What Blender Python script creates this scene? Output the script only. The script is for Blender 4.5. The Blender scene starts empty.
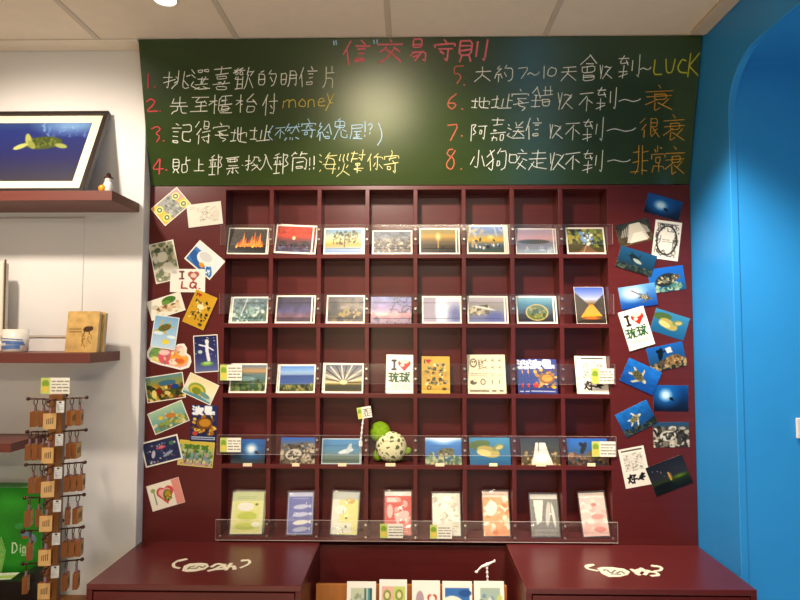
import bpy, math, random
import numpy as np
from mathutils import Vector, Matrix

random.seed(7)
scn = bpy.context.scene
COL = scn.collection

# ------------------------------------------------------------------ camera
F_PX = 600.8
CAM = np.array([-0.0161, -2.0394, 0.0])
PITCH, YAW, ROLL = 0.05372, -0.017835, 0.001396
def _axes():
    cy, sy, cp, sp = math.cos(YAW), math.sin(YAW), math.cos(PITCH), math.sin(PITCH)
    fw = np.array([sy*cp, cy*cp, sp]); r = np.array([cy, -sy, 0.0]); u = np.cross(r, fw)
    cr, sr = math.cos(ROLL), math.sin(ROLL)
    return cr*r + sr*u, -sr*r + cr*u, fw
AX_R, AX_U, AX_F = _axes()
cam_data = bpy.data.cameras.new('camera'); cam = bpy.data.objects.new('camera', cam_data); COL.objects.link(cam)
cam_data.sensor_width = 36.0; cam_data.lens = F_PX/800*36.0; cam_data.clip_start = 0.02
cam.matrix_world = Matrix(((AX_R[0], AX_U[0], -AX_F[0], CAM[0]), (AX_R[1], AX_U[1], -AX_F[1], CAM[1]),
                           (AX_R[2], AX_U[2], -AX_F[2], CAM[2]), (0, 0, 0, 1)))
scn.camera = cam

# ------------------------------------------------------------------ light and exposure
scn.view_settings.view_transform = 'Standard'
scn.view_settings.look = 'None'
scn.view_settings.gamma = 1.0
scn.view_settings.use_curve_mapping = False
scn.view_settings.exposure = 0.0
w = bpy.data.worlds.new('room_ambience'); scn.world = w; w.use_nodes = True
w.node_tree.nodes['Background'].inputs[0].default_value = (1.0, 0.88, 0.73, 1)
w.node_tree.nodes['Background'].inputs[1].default_value = 0.14
def spot(name, loc, target, watts, ang=110, blend=0.6, size=0.045, col=(1.0, 0.87, 0.73)):
    d = bpy.data.lights.new(name, 'SPOT'); d.energy = watts; d.spot_size = math.radians(ang); d.spot_blend = blend
    d.shadow_soft_size = size; d.color = col
    o = bpy.data.objects.new(name, d); COL.objects.link(o); o.location = loc
    o.rotation_euler = (Vector(target) - Vector(loc)).to_track_quat('-Z', 'Y').to_euler(); return o
def area(name, loc, target, watts, sx, sy, col):
    d = bpy.data.lights.new(name, 'AREA'); d.energy = watts; d.shape = 'RECTANGLE'; d.size = sx; d.size_y = sy; d.color = col
    o = bpy.data.objects.new(name, d); COL.objects.link(o); o.location = loc
    o.rotation_euler = (Vector(target) - Vector(loc)).to_track_quat('-Z', 'Y').to_euler(); return o
spot('track_spot_center', (-0.20, -0.95, 0.93), (0.03, 0.0, 0.12), 92, 76, 0.9)
spot('downlight_left', (-1.25, -0.85, 0.93), (-1.2, -0.1, -0.4), 60, 122)
spot('downlight_right', (0.48, -0.66, 0.93), (0.88, -0.25, -0.5), 122, 74, 0.8)
spot('downlight_desk', (-0.35, -1.25, 0.93), (-0.3, -0.25, -0.8), 30, 70, 0.8)
for k, (lx_, ly_) in enumerate(((-1.2, -2.6), (0.3, -2.6), (-0.4, -3.8))):
    spot('added_bounce_spot', (lx_, ly_, 0.93), (lx_, ly_, -1.0), 158, 104, 0.4)  # unseen spots, added so the floor bounces light up to the ceiling
area('ceiling_lamp', (0.25, -3.1, 0.955), (0.25, -3.1, -1), 46, 1.1, 0.16, (1.0, 0.84, 0.62))
area('shop_front_light', (-0.44, -6.0, -0.08), (-0.1, 0, 0.1), 24, 0.66, 0.52, (1.0, 0.86, 0.52))

# ------------------------------------------------------------------ helpers
def ray(px, py):
    return AX_F + (px-400)/F_PX*AX_R - (py-300)/F_PX*AX_U
def P(px, py, Y):                               # where a line of sight meets the plane y = Y
    d = ray(px, py); return CAM + d*((Y-CAM[1])/d[1])
def PZ(px, py, Z):                              # ... and the plane z = Z
    d = ray(px, py); return CAM + d*((Z-CAM[2])/d[2])
def PX(px, py, X):
    d = ray(px, py); return CAM + d*((X-CAM[0])/d[0])
def lin(c):
    if isinstance(c, str):
        c = c.lstrip('#'); c = [int(c[i:i+2], 16)/255 for i in (0, 2, 4)]
    a = np.asarray(c, float)
    return np.where(a <= 0.04045, a/12.92, ((a+0.055)/1.055)**2.4)
def srgb(c):
    c = c.lstrip('#'); return np.array([int(c[i:i+2], 16)/255 for i in (0, 2, 4)])

def mat(name, col, rough=0.5, spec=0.5, noise=0.0, scale=(8, 8, 8), metal=0.0, bump=0.0, coat=0.0):
    m = bpy.data.materials.new(name); m.use_nodes = True
    nt = m.node_tree; b = nt.nodes['Principled BSDF']
    c = lin(col); b.inputs['Base Color'].default_value = (*c, 1)
    b.inputs['Roughness'].default_value = rough; b.inputs['Specular IOR Level'].default_value = spec
    b.inputs['Metallic'].default_value = metal; b.inputs['Coat Weight'].default_value = coat
    if noise or bump:
        tc = nt.nodes.new('ShaderNodeTexCoord'); mp = nt.nodes.new('ShaderNodeMapping'); mp.inputs['Scale'].default_value = scale
        nz = nt.nodes.new('ShaderNodeTexNoise'); nz.inputs['Scale'].default_value = 1.0; nz.inputs['Detail'].default_value = 5
        nt.links.new(tc.outputs['Object'], mp.inputs[0]); nt.links.new(mp.outputs[0], nz.inputs['Vector'])
        if noise:
            rp = nt.nodes.new('ShaderNodeValToRGB')
            rp.color_ramp.elements[0].position = 0.3; rp.color_ramp.elements[1].position = 0.7
            rp.color_ramp.elements[0].color = (*(c*(1-noise)), 1); rp.color_ramp.elements[1].color = (*np.clip(c*(1+noise), 0, 1), 1)
            nt.links.new(nz.outputs['Fac'], rp.inputs[0]); nt.links.new(rp.outputs[0], b.inputs['Base Color'])
        if bump:
            bp = nt.nodes.new('ShaderNodeBump'); bp.inputs['Strength'].default_value = bump; bp.inputs['Distance'].default_value = 0.002
            nt.links.new(nz.outputs['Fac'], bp.inputs['Height']); nt.links.new(bp.outputs[0], b.inputs['Normal'])
    return m

M = {}
M['white_wall'] = mat('painted_white_wall', '#e4dfda', 0.7, 0.3, 0.02, (3, 3, 3), bump=0.05)
M['ceiling'] = mat('ceiling_tile', '#eaddca', 0.85, 0.2, 0.025, (20, 20, 20), bump=0.15)
M['ceiling_bar'] = mat('ceiling_bar', '#cfc2b0', 0.6, 0.3, 0.02)
M['blue'] = mat('painted_blue_wall', '#3098e6', 0.42, 0.35, 0.04, (4, 4, 4), bump=0.06)
M['maroon'] = mat('maroon_laminate', '#571e1d', 0.30, 0.34, 0.10, (3, 30, 60))
M['maroon_top'] = mat('maroon_laminate_top', '#5c2120', 0.3, 0.5, 0.08, (3, 40, 60))
M['shelf_wood'] = mat('red_brown_shelf', '#6d3a31', 0.4, 0.45, 0.08, (3, 40, 60))
M['board'] = mat('green_chalkboard', '#2e4012', 0.19, 0.75, 0.12, (5, 5, 9), bump=0.03)
M['floor'] = mat('floor_tile', '#c8bba8', 0.4, 0.4, 0.06, (3, 3, 3))
M['wood'] = mat('orange_wood', '#a8662a', 0.4, 0.4, 0.15, (40, 40, 4))
M['wood_dark'] = mat('brown_wood', '#7c4a1c', 0.4, 0.4, 0.18, (50, 50, 4))
M['wood_pale'] = mat('pale_wood', '#cda266', 0.45, 0.35, 0.10, (60, 60, 8))
M['wood_edge'] = mat('block_side_wood', '#84491d', 0.45, 0.35, 0.15, (60, 60, 8))
M['dark_metal'] = mat('bronze_metal', '#4a2a22', 0.3, 0.5, 0.05, metal=0.6)
M['steel'] = mat('steel', '#c9c5bd', 0.25, 0.5, 0.03, metal=0.9)
M['black'] = mat('black_plastic', '#171413', 0.35, 0.5, 0.05)
M['paper'] = mat('white_paper', '#efe9dc', 0.6, 0.3, 0.02)
M['cream'] = mat('cream_card', '#ead9b4', 0.6, 0.3, 0.03)
M['white_plastic'] = mat('white_plastic', '#e9e5de', 0.35, 0.5, 0.02)
M['frame_black'] = mat('dark_frame', '#241b18', 0.3, 0.5, 0.08, (40, 4, 40))
M['mat_board'] = mat('mat_board', '#e3d7bd', 0.7, 0.2, 0.02)
M['kraft'] = mat('kraft_paper', '#caa666', 0.6, 0.3, 0.06, (30, 30, 30))
M['pages'] = mat('book_pages', '#e6d6ac', 0.7, 0.2, 0.08, (400, 4, 4))
M['canvas'] = mat('cream_canvas', '#e4dcc9', 0.8, 0.2, 0.05, (80, 80, 80), bump=0.2)
M['strap'] = mat('brown_strap', '#5b4634', 0.6, 0.3, 0.1)
M['pink_fob'] = mat('mauve_cord', '#8d6a72', 0.6, 0.3, 0.1, (90, 90, 90))
M['green_fleece'] = mat('green_plush', '#7fa51f', 0.9, 0.15, 0.22, (60, 60, 60), bump=0.6)
M['emblem'] = mat('cream_decal', '#e8dfc6', 0.45, 0.4, 0.04, (50, 50, 50))
M['emblem_ink'] = mat('grey_decal_ink', '#8c8578', 0.5, 0.4, 0.05)
M['ceramic'] = mat('white_ceramic', '#e6dfd2', 0.2, 0.5, 0.02)
M['orange_gloss'] = mat('orange_yellow_gloss', '#e79a1c', 0.25, 0.5, 0.06)
for n, c in dict(white='#f0f0dc', red='#c84850', pink='#e87880', blue='#b0d6ea', yellow='#e0c654', gold='#d09a34',
                 lime='#bebe34', cream='#ded894', orange='#c46c50').items():
    M['chalk_'+n] = mat('chalk_'+n, c, 0.95, 0.05, 0.22, (260, 260, 260))

def acrylic_mat(name, haze, tint):
    m = bpy.data.materials.new(name); m.use_nodes = True; nt = m.node_tree; nt.nodes.clear()
    out = nt.nodes.new('ShaderNodeOutputMaterial'); tr = nt.nodes.new('ShaderNodeBsdfTransparent')
    gl = nt.nodes.new('ShaderNodeBsdfGlossy'); gl.inputs['Roughness'].default_value = 0.08
    df = nt.nodes.new('ShaderNodeBsdfDiffuse'); df.inputs['Color'].default_value = (*tint, 1)
    lw = nt.nodes.new('ShaderNodeLayerWeight'); lw.inputs['Blend'].default_value = 0.5
    pw = nt.nodes.new('ShaderNodeMath'); pw.operation = 'POWER'; pw.inputs[1].default_value = 4.0
    fr = nt.nodes.new('ShaderNodeMath'); fr.operation = 'MULTIPLY_ADD'; fr.inputs[1].default_value = 0.5; fr.inputs[2].default_value = 0.03
    nt.links.new(lw.outputs['Facing'], pw.inputs[0]); nt.links.new(pw.outputs[0], fr.inputs[0])
    m1 = nt.nodes.new('ShaderNodeMixShader'); m2 = nt.nodes.new('ShaderNodeMixShader'); m1.inputs[0].default_value = haze
    nt.links.new(tr.outputs[0], m1.inputs[1]); nt.links.new(df.outputs[0], m1.inputs[2])
    nt.links.new(fr.outputs[0], m2.inputs[0]); nt.links.new(m1.outputs[0], m2.inputs[1]); nt.links.new(gl.outputs[0], m2.inputs[2])
    nt.links.new(m2.outputs[0], out.inputs[0]); return m
M['acrylic'] = acrylic_mat('clear_acrylic', 0.012, (0.8, 0.75, 0.7))
M['acrylic_edge'] = acrylic_mat('acrylic_edge', 0.85, (0.95, 0.86, 0.78))
M['film'] = acrylic_mat('clear_film', 0.05, (0.9, 0.88, 0.84))

def print_mat(name, rough):
    m = bpy.data.materials.new(name); m.use_nodes = True; nt = m.node_tree; b = nt.nodes['Principled BSDF']
    a = nt.nodes.new('ShaderNodeAttribute'); a.attribute_name = 'Col'
    nt.links.new(a.outputs['Color'], b.inputs['Base Color'])
    b.inputs['Roughness'].default_value = rough; b.inputs['Specular IOR Level'].default_value = 0.35
    return m
M['print'] = print_mat('printed_card', 0.38)
M['print_matte'] = print_mat('printed_matte', 0.6)

# plush shell: cream net over green, a pattern of the cloth
def shell_mat():
    m = bpy.data.materials.new('turtle_shell_cloth'); m.use_nodes = True; nt = m.node_tree; b = nt.nodes['Principled BSDF']
    tc = nt.nodes.new('ShaderNodeTexCoord'); v = nt.nodes.new('ShaderNodeTexVoronoi'); v.feature = 'DISTANCE_TO_EDGE'
    v.inputs['Scale'].default_value = 60
    r = nt.nodes.new('ShaderNodeValToRGB'); r.color_ramp.elements[0].position = 0.17; r.color_ramp.elements[1].position = 0.24
    r.color_ramp.elements[0].color = (*lin('#e4e0b0'), 1); r.color_ramp.elements[1].color = (*lin('#4d5a1c'), 1)
    nt.links.new(tc.outputs['Object'], v.inputs['Vector']); nt.links.new(v.outputs['Distance'], r.inputs[0])
    nt.links.new(r.outputs[0], b.inputs['Base Color']); b.inputs['Roughness'].default_value = 0.85
    return m
M['shell'] = shell_mat()

class MB:
    """collects shapes into one mesh"""
    def __init__(s): s.v = []; s.f = []; s.mi = []; s.sm = []
    def add(s, v, f, mi=0, smooth=False):
        o = len(s.v); s.v += [tuple(p) for p in v]
        for q in f: s.f.append([i+o for i in q]); s.mi.append(mi); s.sm.append(smooth)
        return s
    def box(s, lo, hi, mi=0, M4=None):
        (a, b, c), (d, e, f) = lo, hi
        v = [(a, b, c), (d, b, c), (d, e, c), (a, e, c), (a, b, f), (d, b, f), (d, e, f), (a, e, f)]
        if M4 is not None: v = [tuple(M4 @ Vector(p)) for p in v]
        return s.add(v, [(0, 3, 2, 1), (4, 5, 6, 7), (0, 1, 5, 4), (1, 2, 6, 5), (2, 3, 7, 6), (3, 0, 4, 7)], mi)
    def cyl(s, a, b, r, r2=None, n=12, mi=0, smooth=True):
        a, b = Vector(a), Vector(b); r2 = r if r2 is None else r2
        z = (b-a).normalized(); x = z.orthogonal().normalized(); y = z.cross(x)
        v = []
        for c, q in ((a, r), (b, r2)):
            for k in range(n):
                t = 2*math.pi*k/n; v.append(c + x*math.cos(t)*q + y*math.sin(t)*q)
        s.add(v, [(k, (k+1) % n, n+(k+1) % n, n+k) for k in range(n)], mi, smooth)
        return s.add(v, [tuple(range(n-1, -1, -1)), tuple(range(n, 2*n))], mi)
    def ell(s, c, r, n=16, m=10, mi=0, M3=None):
        v = []; f = []
        for j in range(m+1):
            p = math.pi*j/m
            for k in range(n):
                t = 2*math.pi*k/n
                q = Vector((math.sin(p)*math.cos(t)*r[0], math.sin(p)*math.sin(t)*r[1], math.cos(p)*r[2]))
                if M3 is not None: q = M3 @ q
                v.append(Vector(c)+q)
        for j in range(m):
            for k in range(n): f.append((j*n+k, (j+1)*n+k, (j+1)*n+(k+1) % n, j*n+(k+1) % n))
        return s.add(v, f, mi, True)
    def torus(s, c, R, r, nrm=(0, 1, 0), n=18, m=6, mi=0):
        z = Vector(nrm).normalized(); x = z.orthogonal().normalized(); y = z.cross(x); v = []; f = []
        for i in range(n):
            t = 2*math.pi*i/n; d = x*math.cos(t)+y*math.sin(t)
            for k in range(m):
                p = 2*math.pi*k/m; v.append(Vector(c)+d*(R+r*math.cos(p))+z*r*math.sin(p))
        for i in range(n):
            for k in range(m): f.append((i*m+k, ((i+1) % n)*m+k, ((i+1) % n)*m+(k+1) % m, i*m+(k+1) % m))
        return s.add(v, f, mi, True)
    def prism(s, pts, fn, h, mi=0):
        """polygon pts (2d) carried to 3d by fn(u, v, depth)"""
        n = len(pts)
        v = [fn(u, w_, 0) for u, w_ in pts] + [fn(u, w_, h) for u, w_ in pts]
        return s.add(v, [tuple(range(n-1, -1, -1)), tuple(range(n, 2*n))] + [(k, (k+1) % n, n+(k+1) % n, n+k) for k in range(n)], mi)
    def lathe(s, c, prof, n=24, mi=0):
        v = []; f = []
        for r, z in prof:
            for k in range(n):
                t = 2*math.pi*k/n; v.append((c[0]+r*math.cos(t), c[1]+r*math.sin(t), c[2]+z))
        for j in range(len(prof)-1):
            for k in range(n): f.append((j*n+k, j*n+(k+1) % n, (j+1)*n+(k+1) % n, (j+1)*n+k))
        return s.add(v, f, mi, True)
    def build(s, name, mats, parent=None, bevel=0.0, seg=2):
        me = bpy.data.meshes.new(name); me.from_pydata([tuple(p) for p in s.v], [], s.f); me.validate()
        for m_ in (mats if isinstance(mats, (list, tuple)) else [mats]): me.materials.append(m_)
        if len(me.polygons) == len(s.f):
            me.polygons.foreach_set('material_index', s.mi); me.polygons.foreach_set('use_smooth', s.sm)
        me.update()
        o = bpy.data.objects.new(name, me); COL.objects.link(o)
        if parent: o.parent = parent
        if bevel:
            b = o.modifiers.new('bevel', 'BEVEL'); b.width = bevel; b.segments = seg; b.limit_method = 'ANGLE'; b.angle_limit = math.radians(50)
        return o

def tag(o, label, cat, group=None):
    o['label'] = label; o['category'] = cat
    if group: o['group'] = group
    return o
def thing(name, label, cat, loc=(0, 0, 0), rot=(0, 0, 0), group=None):
    o = bpy.data.objects.new(name, None); o.empty_display_size = 0.02; COL.objects.link(o)
    o.location = loc; o.rotation_euler = rot; return tag(o, label, cat, group)
def struct(o): o['kind'] = 'structure'; return o

# ------------------------------------------------------------------ hand lettering: strokes on a 10 x 10 grid, 'b' = a box
G = {
'挑': '0333 202918 0644 50564839 70788999 4354 4655 9283 7598', '選': '0112 0324 1607 0718395999 b3152 b6182 3585 5457 7457 2787 4829 6889',
'喜': '0191 4043 1383 b2475 3646 6657 0797 b2879', '歡': '0151 2002 4002 b1223 b3243 2429 1415 1545 2747 1949 4449 7063 6292 9284 736859 7599',
'的': '2011 b0238 0535 6052 62928879 6476', '明': 'b0238 0535 515749 51919988 5393 5595', '信': '2005 1329 6071 4292 5373 5575 b4778',
'片': '20261809 6063 2383 257579', '先': '2113 1383 5055 0595 45472819 65687999', '至': '0191 412474 7385 2686 5459 0999',
'櫃': '0333 2029 2305 2535 9141499999 b5373 6165 4595 b5688 5787', '枱': '0333 2029 2305 2535 704484 7395 b5689',
'付': '3005 2229 4393 707958 5566', '記': '2031 0242 1434 1636 b1839 5191945454589998', '得': '2002 3315 2529 b5083 5282 4494 4696 858978 5768',
'写': '4051 0203 029293 3484 3466 1696 45478869', '地': '0333 2128 0838 449396 6068 404899', '址': '0333 2128 0838 7079 7494 5358 3999',
'不': '0191 5206 5359 6496', '然': '2004 1242 4214 2334 5292 714635 7295 8081 1809 3839 5859 7899', '寄': '4051 0203 029293 3373 5134 5475 0595 b2647 757968',
'給': '201232 320535 2529 1507 3547 7144 7196 6575 b5788', '鬼': '4031 b1174 1373 4145 3519 55589997 6586', '屋': '11919313 111509 3585 554777 3878 2999 5759',
'!': '3036 3839', '?': '012041432526 2829', '(': '60141769', ')': '20646729',
'貼': 'b0137 0333 0535 1709 2739 7074 7292 b5489', '上': '4049 4484 0999', '郵': '3011 0252 2129 0555 1315 4345 0949 6069 6191739566',
'票': '0191 b1283 3133 6163 2585 0696 565948 3719 7799', '投': '0333 202918 0644 515335 51818493 468649 5599', '入': '3041 413609 416699',
'筒': '2002 1131 6052 6191 1319 13939988 3575 b3778', '海': '0011 0314 0817 5032 4191 423797 428379 2595', '災': '201322 504253 807283 1516 8576 544709 5799',
'幫': '0141 2004 0343 5292 807463 5363 b3566 2778 277787 4549', '你': '2004 1229 6042 429293 626958 5547 7698',
'交': '4051 0292 3315 6385 644719 346699', '易': 'b2063 2262 3516 25858978 4627 6538', '守': '4051 0203 029293 2484 646958 3546',
'則': 'b0046 0242 0444 1609 3649 6167 909988', '大': '0393 404509 4599', '約': '201232 320535 2529 1507 3547 6052 62929879 5466', '7': '019139',
'~': '062345678693', '1': '5059', '0': '40120749879240', '天': '1181 0494 414409 4599', '會': '5003 5093 3373 b1486 4446 b2789 2888',
'收': '1126 3129 4252 528365 826539 5699', '到': '0141 200343 3244 0646 2429 0847 6266 909988', '錯': '2003 2045 1434 0646 2429 0949 5292 6064 8084 4494 b5689 5787',
'衰': '4051 0292 b3375 0494 4507 363958 8567 4699', '阿': '0109 0131133516 4292 b5466 828978', '嘉': '1181 4043 2373 b2545 0696 2719 184849 b6789',
'送': '0112 0324 1607 0718395999 4052 8062 4383 3595 644738 6598', '很': '2002 3315 2529 50808454 5282 505977 8566 6499', '小': '505938 2307 7398',
'狗': '3003 10343918 3407 6052 61919879 b5567', '咬': 'b0246 6071 4292 5345 7495 7549 5699', '走': '1181 4044 0494 4448 4676 2509 163899',
'非': '404729 1242 1545 0848 6069 6292 6595 6898', '常': '4042 2132 7161 0304 039394 b3466 1719 178798 5659',
'L': '201989', 'U': '1027497890', 'C': '8140053899', 'K': '3019 9025 2599', 'm': '0309 04324349 44628399',
'o': '52151889968452', 'n': '1319 14427389', 'e': '15856232152888', 'Y': '205585 9019',
'2': '023072640999', '3': '015082448659', '4': '500696 6069', '5': '902024648659', '6': '70230649876525', '8': '60200274875918067281', '.': '4858',
'“': '2035 6075', '”': '3520 7560', '·': '4555', '琉': '0131 0434 0838 2128 6061 4292 624484 5539 6569 75788999', '球': '0131 0434 0838 2128 4292 606958 4455 8376 6439 6599 8090',
'好': '301549 4108 0343 518163 636958 4595', '多': '5024 417106 2354 647406 3657', '渡': '0011 0314 0817 5051 3292 313819 3494 5355 7375 3686 4857 8639 4799',
'島': '3020 b1063 1262 1464 1696 98 1578 b2778 4547', 'I': '2070 5059 2979', 'D': '1019 105083864919', 'i': '5359 5051', 'y': '1355 9329', 'Z': '10901999', 'O': '40120749879240', 'Q': '40120749879240 6699',
}
def glyph(ch):
    out = []
    for tk in G[ch].split():
        if tk[0] == 'b':
            a, b, c, d = (int(q) for q in tk[1:5]); out.append([(a, b), (c, b), (c, d), (a, d), (a, b)])
        else:
            tk = tk[:len(tk)//2*2]; p = [(int(tk[i]), int(tk[i+1])) for i in range(0, len(tk), 2)]
            out.append(p if len(p) > 1 else p*2)
    return out
def chaikin(p, closed=False):
    if len(p) < 3: return p
    q = [p[0]]
    for a, b in zip(p[:-1], p[1:]):
        q += [(a[0]*.8+b[0]*.2, a[1]*.8+b[1]*.2), (a[0]*.2+b[0]*.8, a[1]*.2+b[1]*.8)]
    return q + [p[-1]]
def ribbon(mb, pts, width, fn, h=0.0005, mi=0):
    """flat stroke through 2d pts, carried to 3d by fn(u, v, depth)"""
    p = [np.array(a, float) for a in pts]; q = [p[0]]
    for a in p[1:]:
        if np.linalg.norm(a-q[-1]) > width*0.15: q.append(a)
    if len(q) < 2: q = [p[0]-np.array([width*.6, 0]), p[0]+np.array([width*.6, 0])]
    L = []; R = []
    for i, a in enumerate(q):
        d0 = a-q[i-1] if i else q[1]-a; d1 = q[i+1]-a if i < len(q)-1 else d0
        d0 = d0/np.linalg.norm(d0); d1 = d1/np.linalg.norm(d1); d = d0+d1
        d = d/np.linalg.norm(d) if np.linalg.norm(d) > .2 else d1
        nrm = np.array([-d[1], d[0]])*width/2
        if i == 0: a = a-d*width*.4
        if i == len(q)-1: a = a+d*width*.4
        L.append(a+nrm); R.append(a-nrm)
    n = len(q); v = [fn(*a, 0) for a in L]+[fn(*a, 0) for a in R]+[fn(*a, h) for a in L]+[fn(*a, h) for a in R]
    f = []
    for i in range(n-1):
        f += [(2*n+i, 2*n+i+1, 3*n+i+1, 3*n+i), (i, i+1, 2*n+i+1, 2*n+i), (n+i, n+i+1, 3*n+i+1, 3*n+i)]
    f += [(0, n, 3*n, 2*n), (n-1, 2*n-1, 4*n-1, 3*n-1)]
    mb.add(v, f, mi)

# ------------------------------------------------------------------ printed pictures (pattern of the paper itself), laid out in mm
class Pic:
    def __init__(s, w, h, bg='#ffffff', cell=2.2):
        s.w, s.h = w, h; nx, ny = max(4, int(w/cell)), max(4, int(h/cell))
        s.X, s.Y = np.meshgrid(np.linspace(0, w, nx+1), np.linspace(0, h, ny+1))
        s.A = np.empty(s.X.shape+(3,)); s.A[:] = srgb(bg); s.cell = cell
    def mix(s, a, c): s.A = s.A*(1-a[..., None])+srgb(c)*a[..., None] if isinstance(c, str) else s.A*(1-a[..., None])+c*a[..., None]; return s
    def g(s, *stops):                                  # vertical gradient through (y, colour) stops of the printed image
        ys = [q[0] for q in stops]; cs = np.array([srgb(q[1]) for q in stops])
        for k in range(3): s.A[..., k] = np.interp(s.Y, ys, cs[:, k])
        return s
    def e(s, cx, cy, rx, ry, c, rot=0, soft=0.0, a=1.0):
        t = math.radians(rot); dx, dy = s.X-cx, s.Y-cy
        u = (dx*math.cos(t)+dy*math.sin(t))/rx; v = (-dx*math.sin(t)+dy*math.cos(t))/ry
        r = np.sqrt(u*u+v*v); k = soft if soft else min(.6, s.cell*.8/min(rx, ry))
        return s.mix(np.clip((1-r)/k+(.5 if not soft else 0), 0, 1)*a, c)
    def p(s, pts, c, a=1.0):
        ins = np.zeros(s.X.shape, bool); n = len(pts)
        for i in range(n):
            (x1, y1), (x2, y2) = pts[i], pts[(i+1) % n]
            if y1 == y2: continue
            cond = ((y1 > s.Y) != (y2 > s.Y)) & (s.X < (x2-x1)*(s.Y-y1)/(y2-y1)+x1); ins ^= cond
        return s.mix(ins*a, c)
    def r(s, x0, y0, x1, y1, c, a=1.0): return s.mix(((s.X >= x0) & (s.X <= x1) & (s.Y >= y0) & (s.Y <= y1))*a, c)
    def l(s, pts, wd, c, a=1.0):
        d = np.full(s.X.shape, 1e9)
        for (x1, y1), (x2, y2) in zip(pts[:-1], pts[1:]):
            ex, ey = x2-x1, y2-y1; t = np.clip(((s.X-x1)*ex+(s.Y-y1)*ey)/(ex*ex+ey*ey+1e-9), 0, 1)
            d = np.minimum(d, np.hypot(s.X-x1-t*ex, s.Y-y1-t*ey))
        return s.mix(np.clip((wd/2-d)/(s.cell*.7)+.5, 0, 1)*a, c)
    def s_(s, seed, n, box, r0, r1, cols, a=1.0, flat=1.0):
        R = random.Random(seed)
        for _ in range(n):
            q = R.uniform(r0, r1)
            s.e(R.uniform(box[0], box[2]), R.uniform(box[1], box[3]), q, q*R.uniform(.45, 1)*flat, R.choice(cols), R.uniform(0, 180), a=a)
        return s
    def n(s, seed, amp, k=9):
        R = np.random.RandomState(seed); t = R.rand(k+2, k+2)
        u = s.X/s.w*k; v = s.Y/s.h*k; i, j = u.astype(int), v.astype(int); fu, fv = u-i, v-j
        z = t[j, i]*(1-fu)*(1-fv)+t[j, i+1]*fu*(1-fv)+t[j+1, i]*(1-fu)*fv+t[j+1, i+1]*fu*fv
        z = z + .5*(R.rand(*s.X.shape)-.5); s.A = np.clip(s.A*(1+amp*(z[..., None]-.5)*2), 0, 1); return s
    def t(s, txt, x, y, w_, h_, lw, c):
        for k, ch in enumerate(txt):
            for st in glyph(ch): s.l([(x+k*w_*1.08+q[0]*w_/9.5, y+q[1]*h_/9.5) for q in st], lw, c)
        return s
    def lines(s, x0, y0, x1, n, dy, c, seed=1, wd=2.0, a=.8):
        R = random.Random(seed)
        for k in range(n):
            x = x0
            while x < x1-3:
                q = min(x1, x+R.uniform(4, 14)); s.l([(x, y0+k*dy), (q, y0+k*dy)], wd, c, a); x = q+R.uniform(2, 5)
        return s
    def scr(s, seed, n, box, wd, c, step=9):           # pen drawing
        R = random.Random(seed)
        for _ in range(n):
            x, y = R.uniform(box[0], box[2]), R.uniform(box[1], box[3]); t = R.uniform(0, 6.3); pts = [(x, y)]
            for _ in range(4): t += R.uniform(-1.1, 1.1); x += math.cos(t)*step; y += math.sin(t)*step; pts.append((min(max(x, box[0]), box[2]), min(max(y, box[1]), box[3])))
            s.l(pts, wd, c)
        return s
    def heart(s, cx, cy, r, c): return s.e(cx-r*.45, cy-r*.3, r*.55, r*.5, c).e(cx+r*.45, cy-r*.3, r*.55, r*.5, c).p([(cx-r*.95, cy-r*.1), (cx+r*.95, cy-r*.1), (cx, cy+r)], c)
    def turtle(s, cx, cy, q, rot, shell, skin, mark=None):
        t = math.radians(rot)
        def at(u, v): return cx+(u*math.cos(t)-v*math.sin(t))*q, cy+(u*math.sin(t)+v*math.cos(t))*q
        def limb(pts, c): s.p([at(*p) for p in pts], c)
        limb([(.95, .25), (.75, .55), (.05, 1.45), (-.35, 1.6), (-.1, 1.2), (.3, .55)], skin)
        limb([(.95, -.25), (.75, -.5), (.45, -1.25), (.1, -1.5), (.2, -1.0), (.3, -.5)], skin)
        limb([(-.9, .2), (-.7, .5), (-1.35, .75), (-1.5, .6)], skin); limb([(-.9, -.2), (-.7, -.5), (-1.3, -.7), (-1.45, -.55)], skin)
        s.e(*at(1.35, 0), .46*q, .27*q, skin, rot); s.e(*at(.05, 0), q*1.15, q*.62, shell, rot)
        if mark:
            for u, v in ((-.6, 0), (-.05, 0), (.5, 0), (-.35, .34), (.25, .34), (-.35, -.34), (.25, -.34)): s.e(*at(u, v), .2*q, .13*q, mark, rot)
        return s
    def b(s, k=4, c='#f2ecdf'):
        m = (s.X < k) | (s.X > s.w-k) | (s.Y < k) | (s.Y > s.h-k); return s.mix(m*1.0, c)

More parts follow.
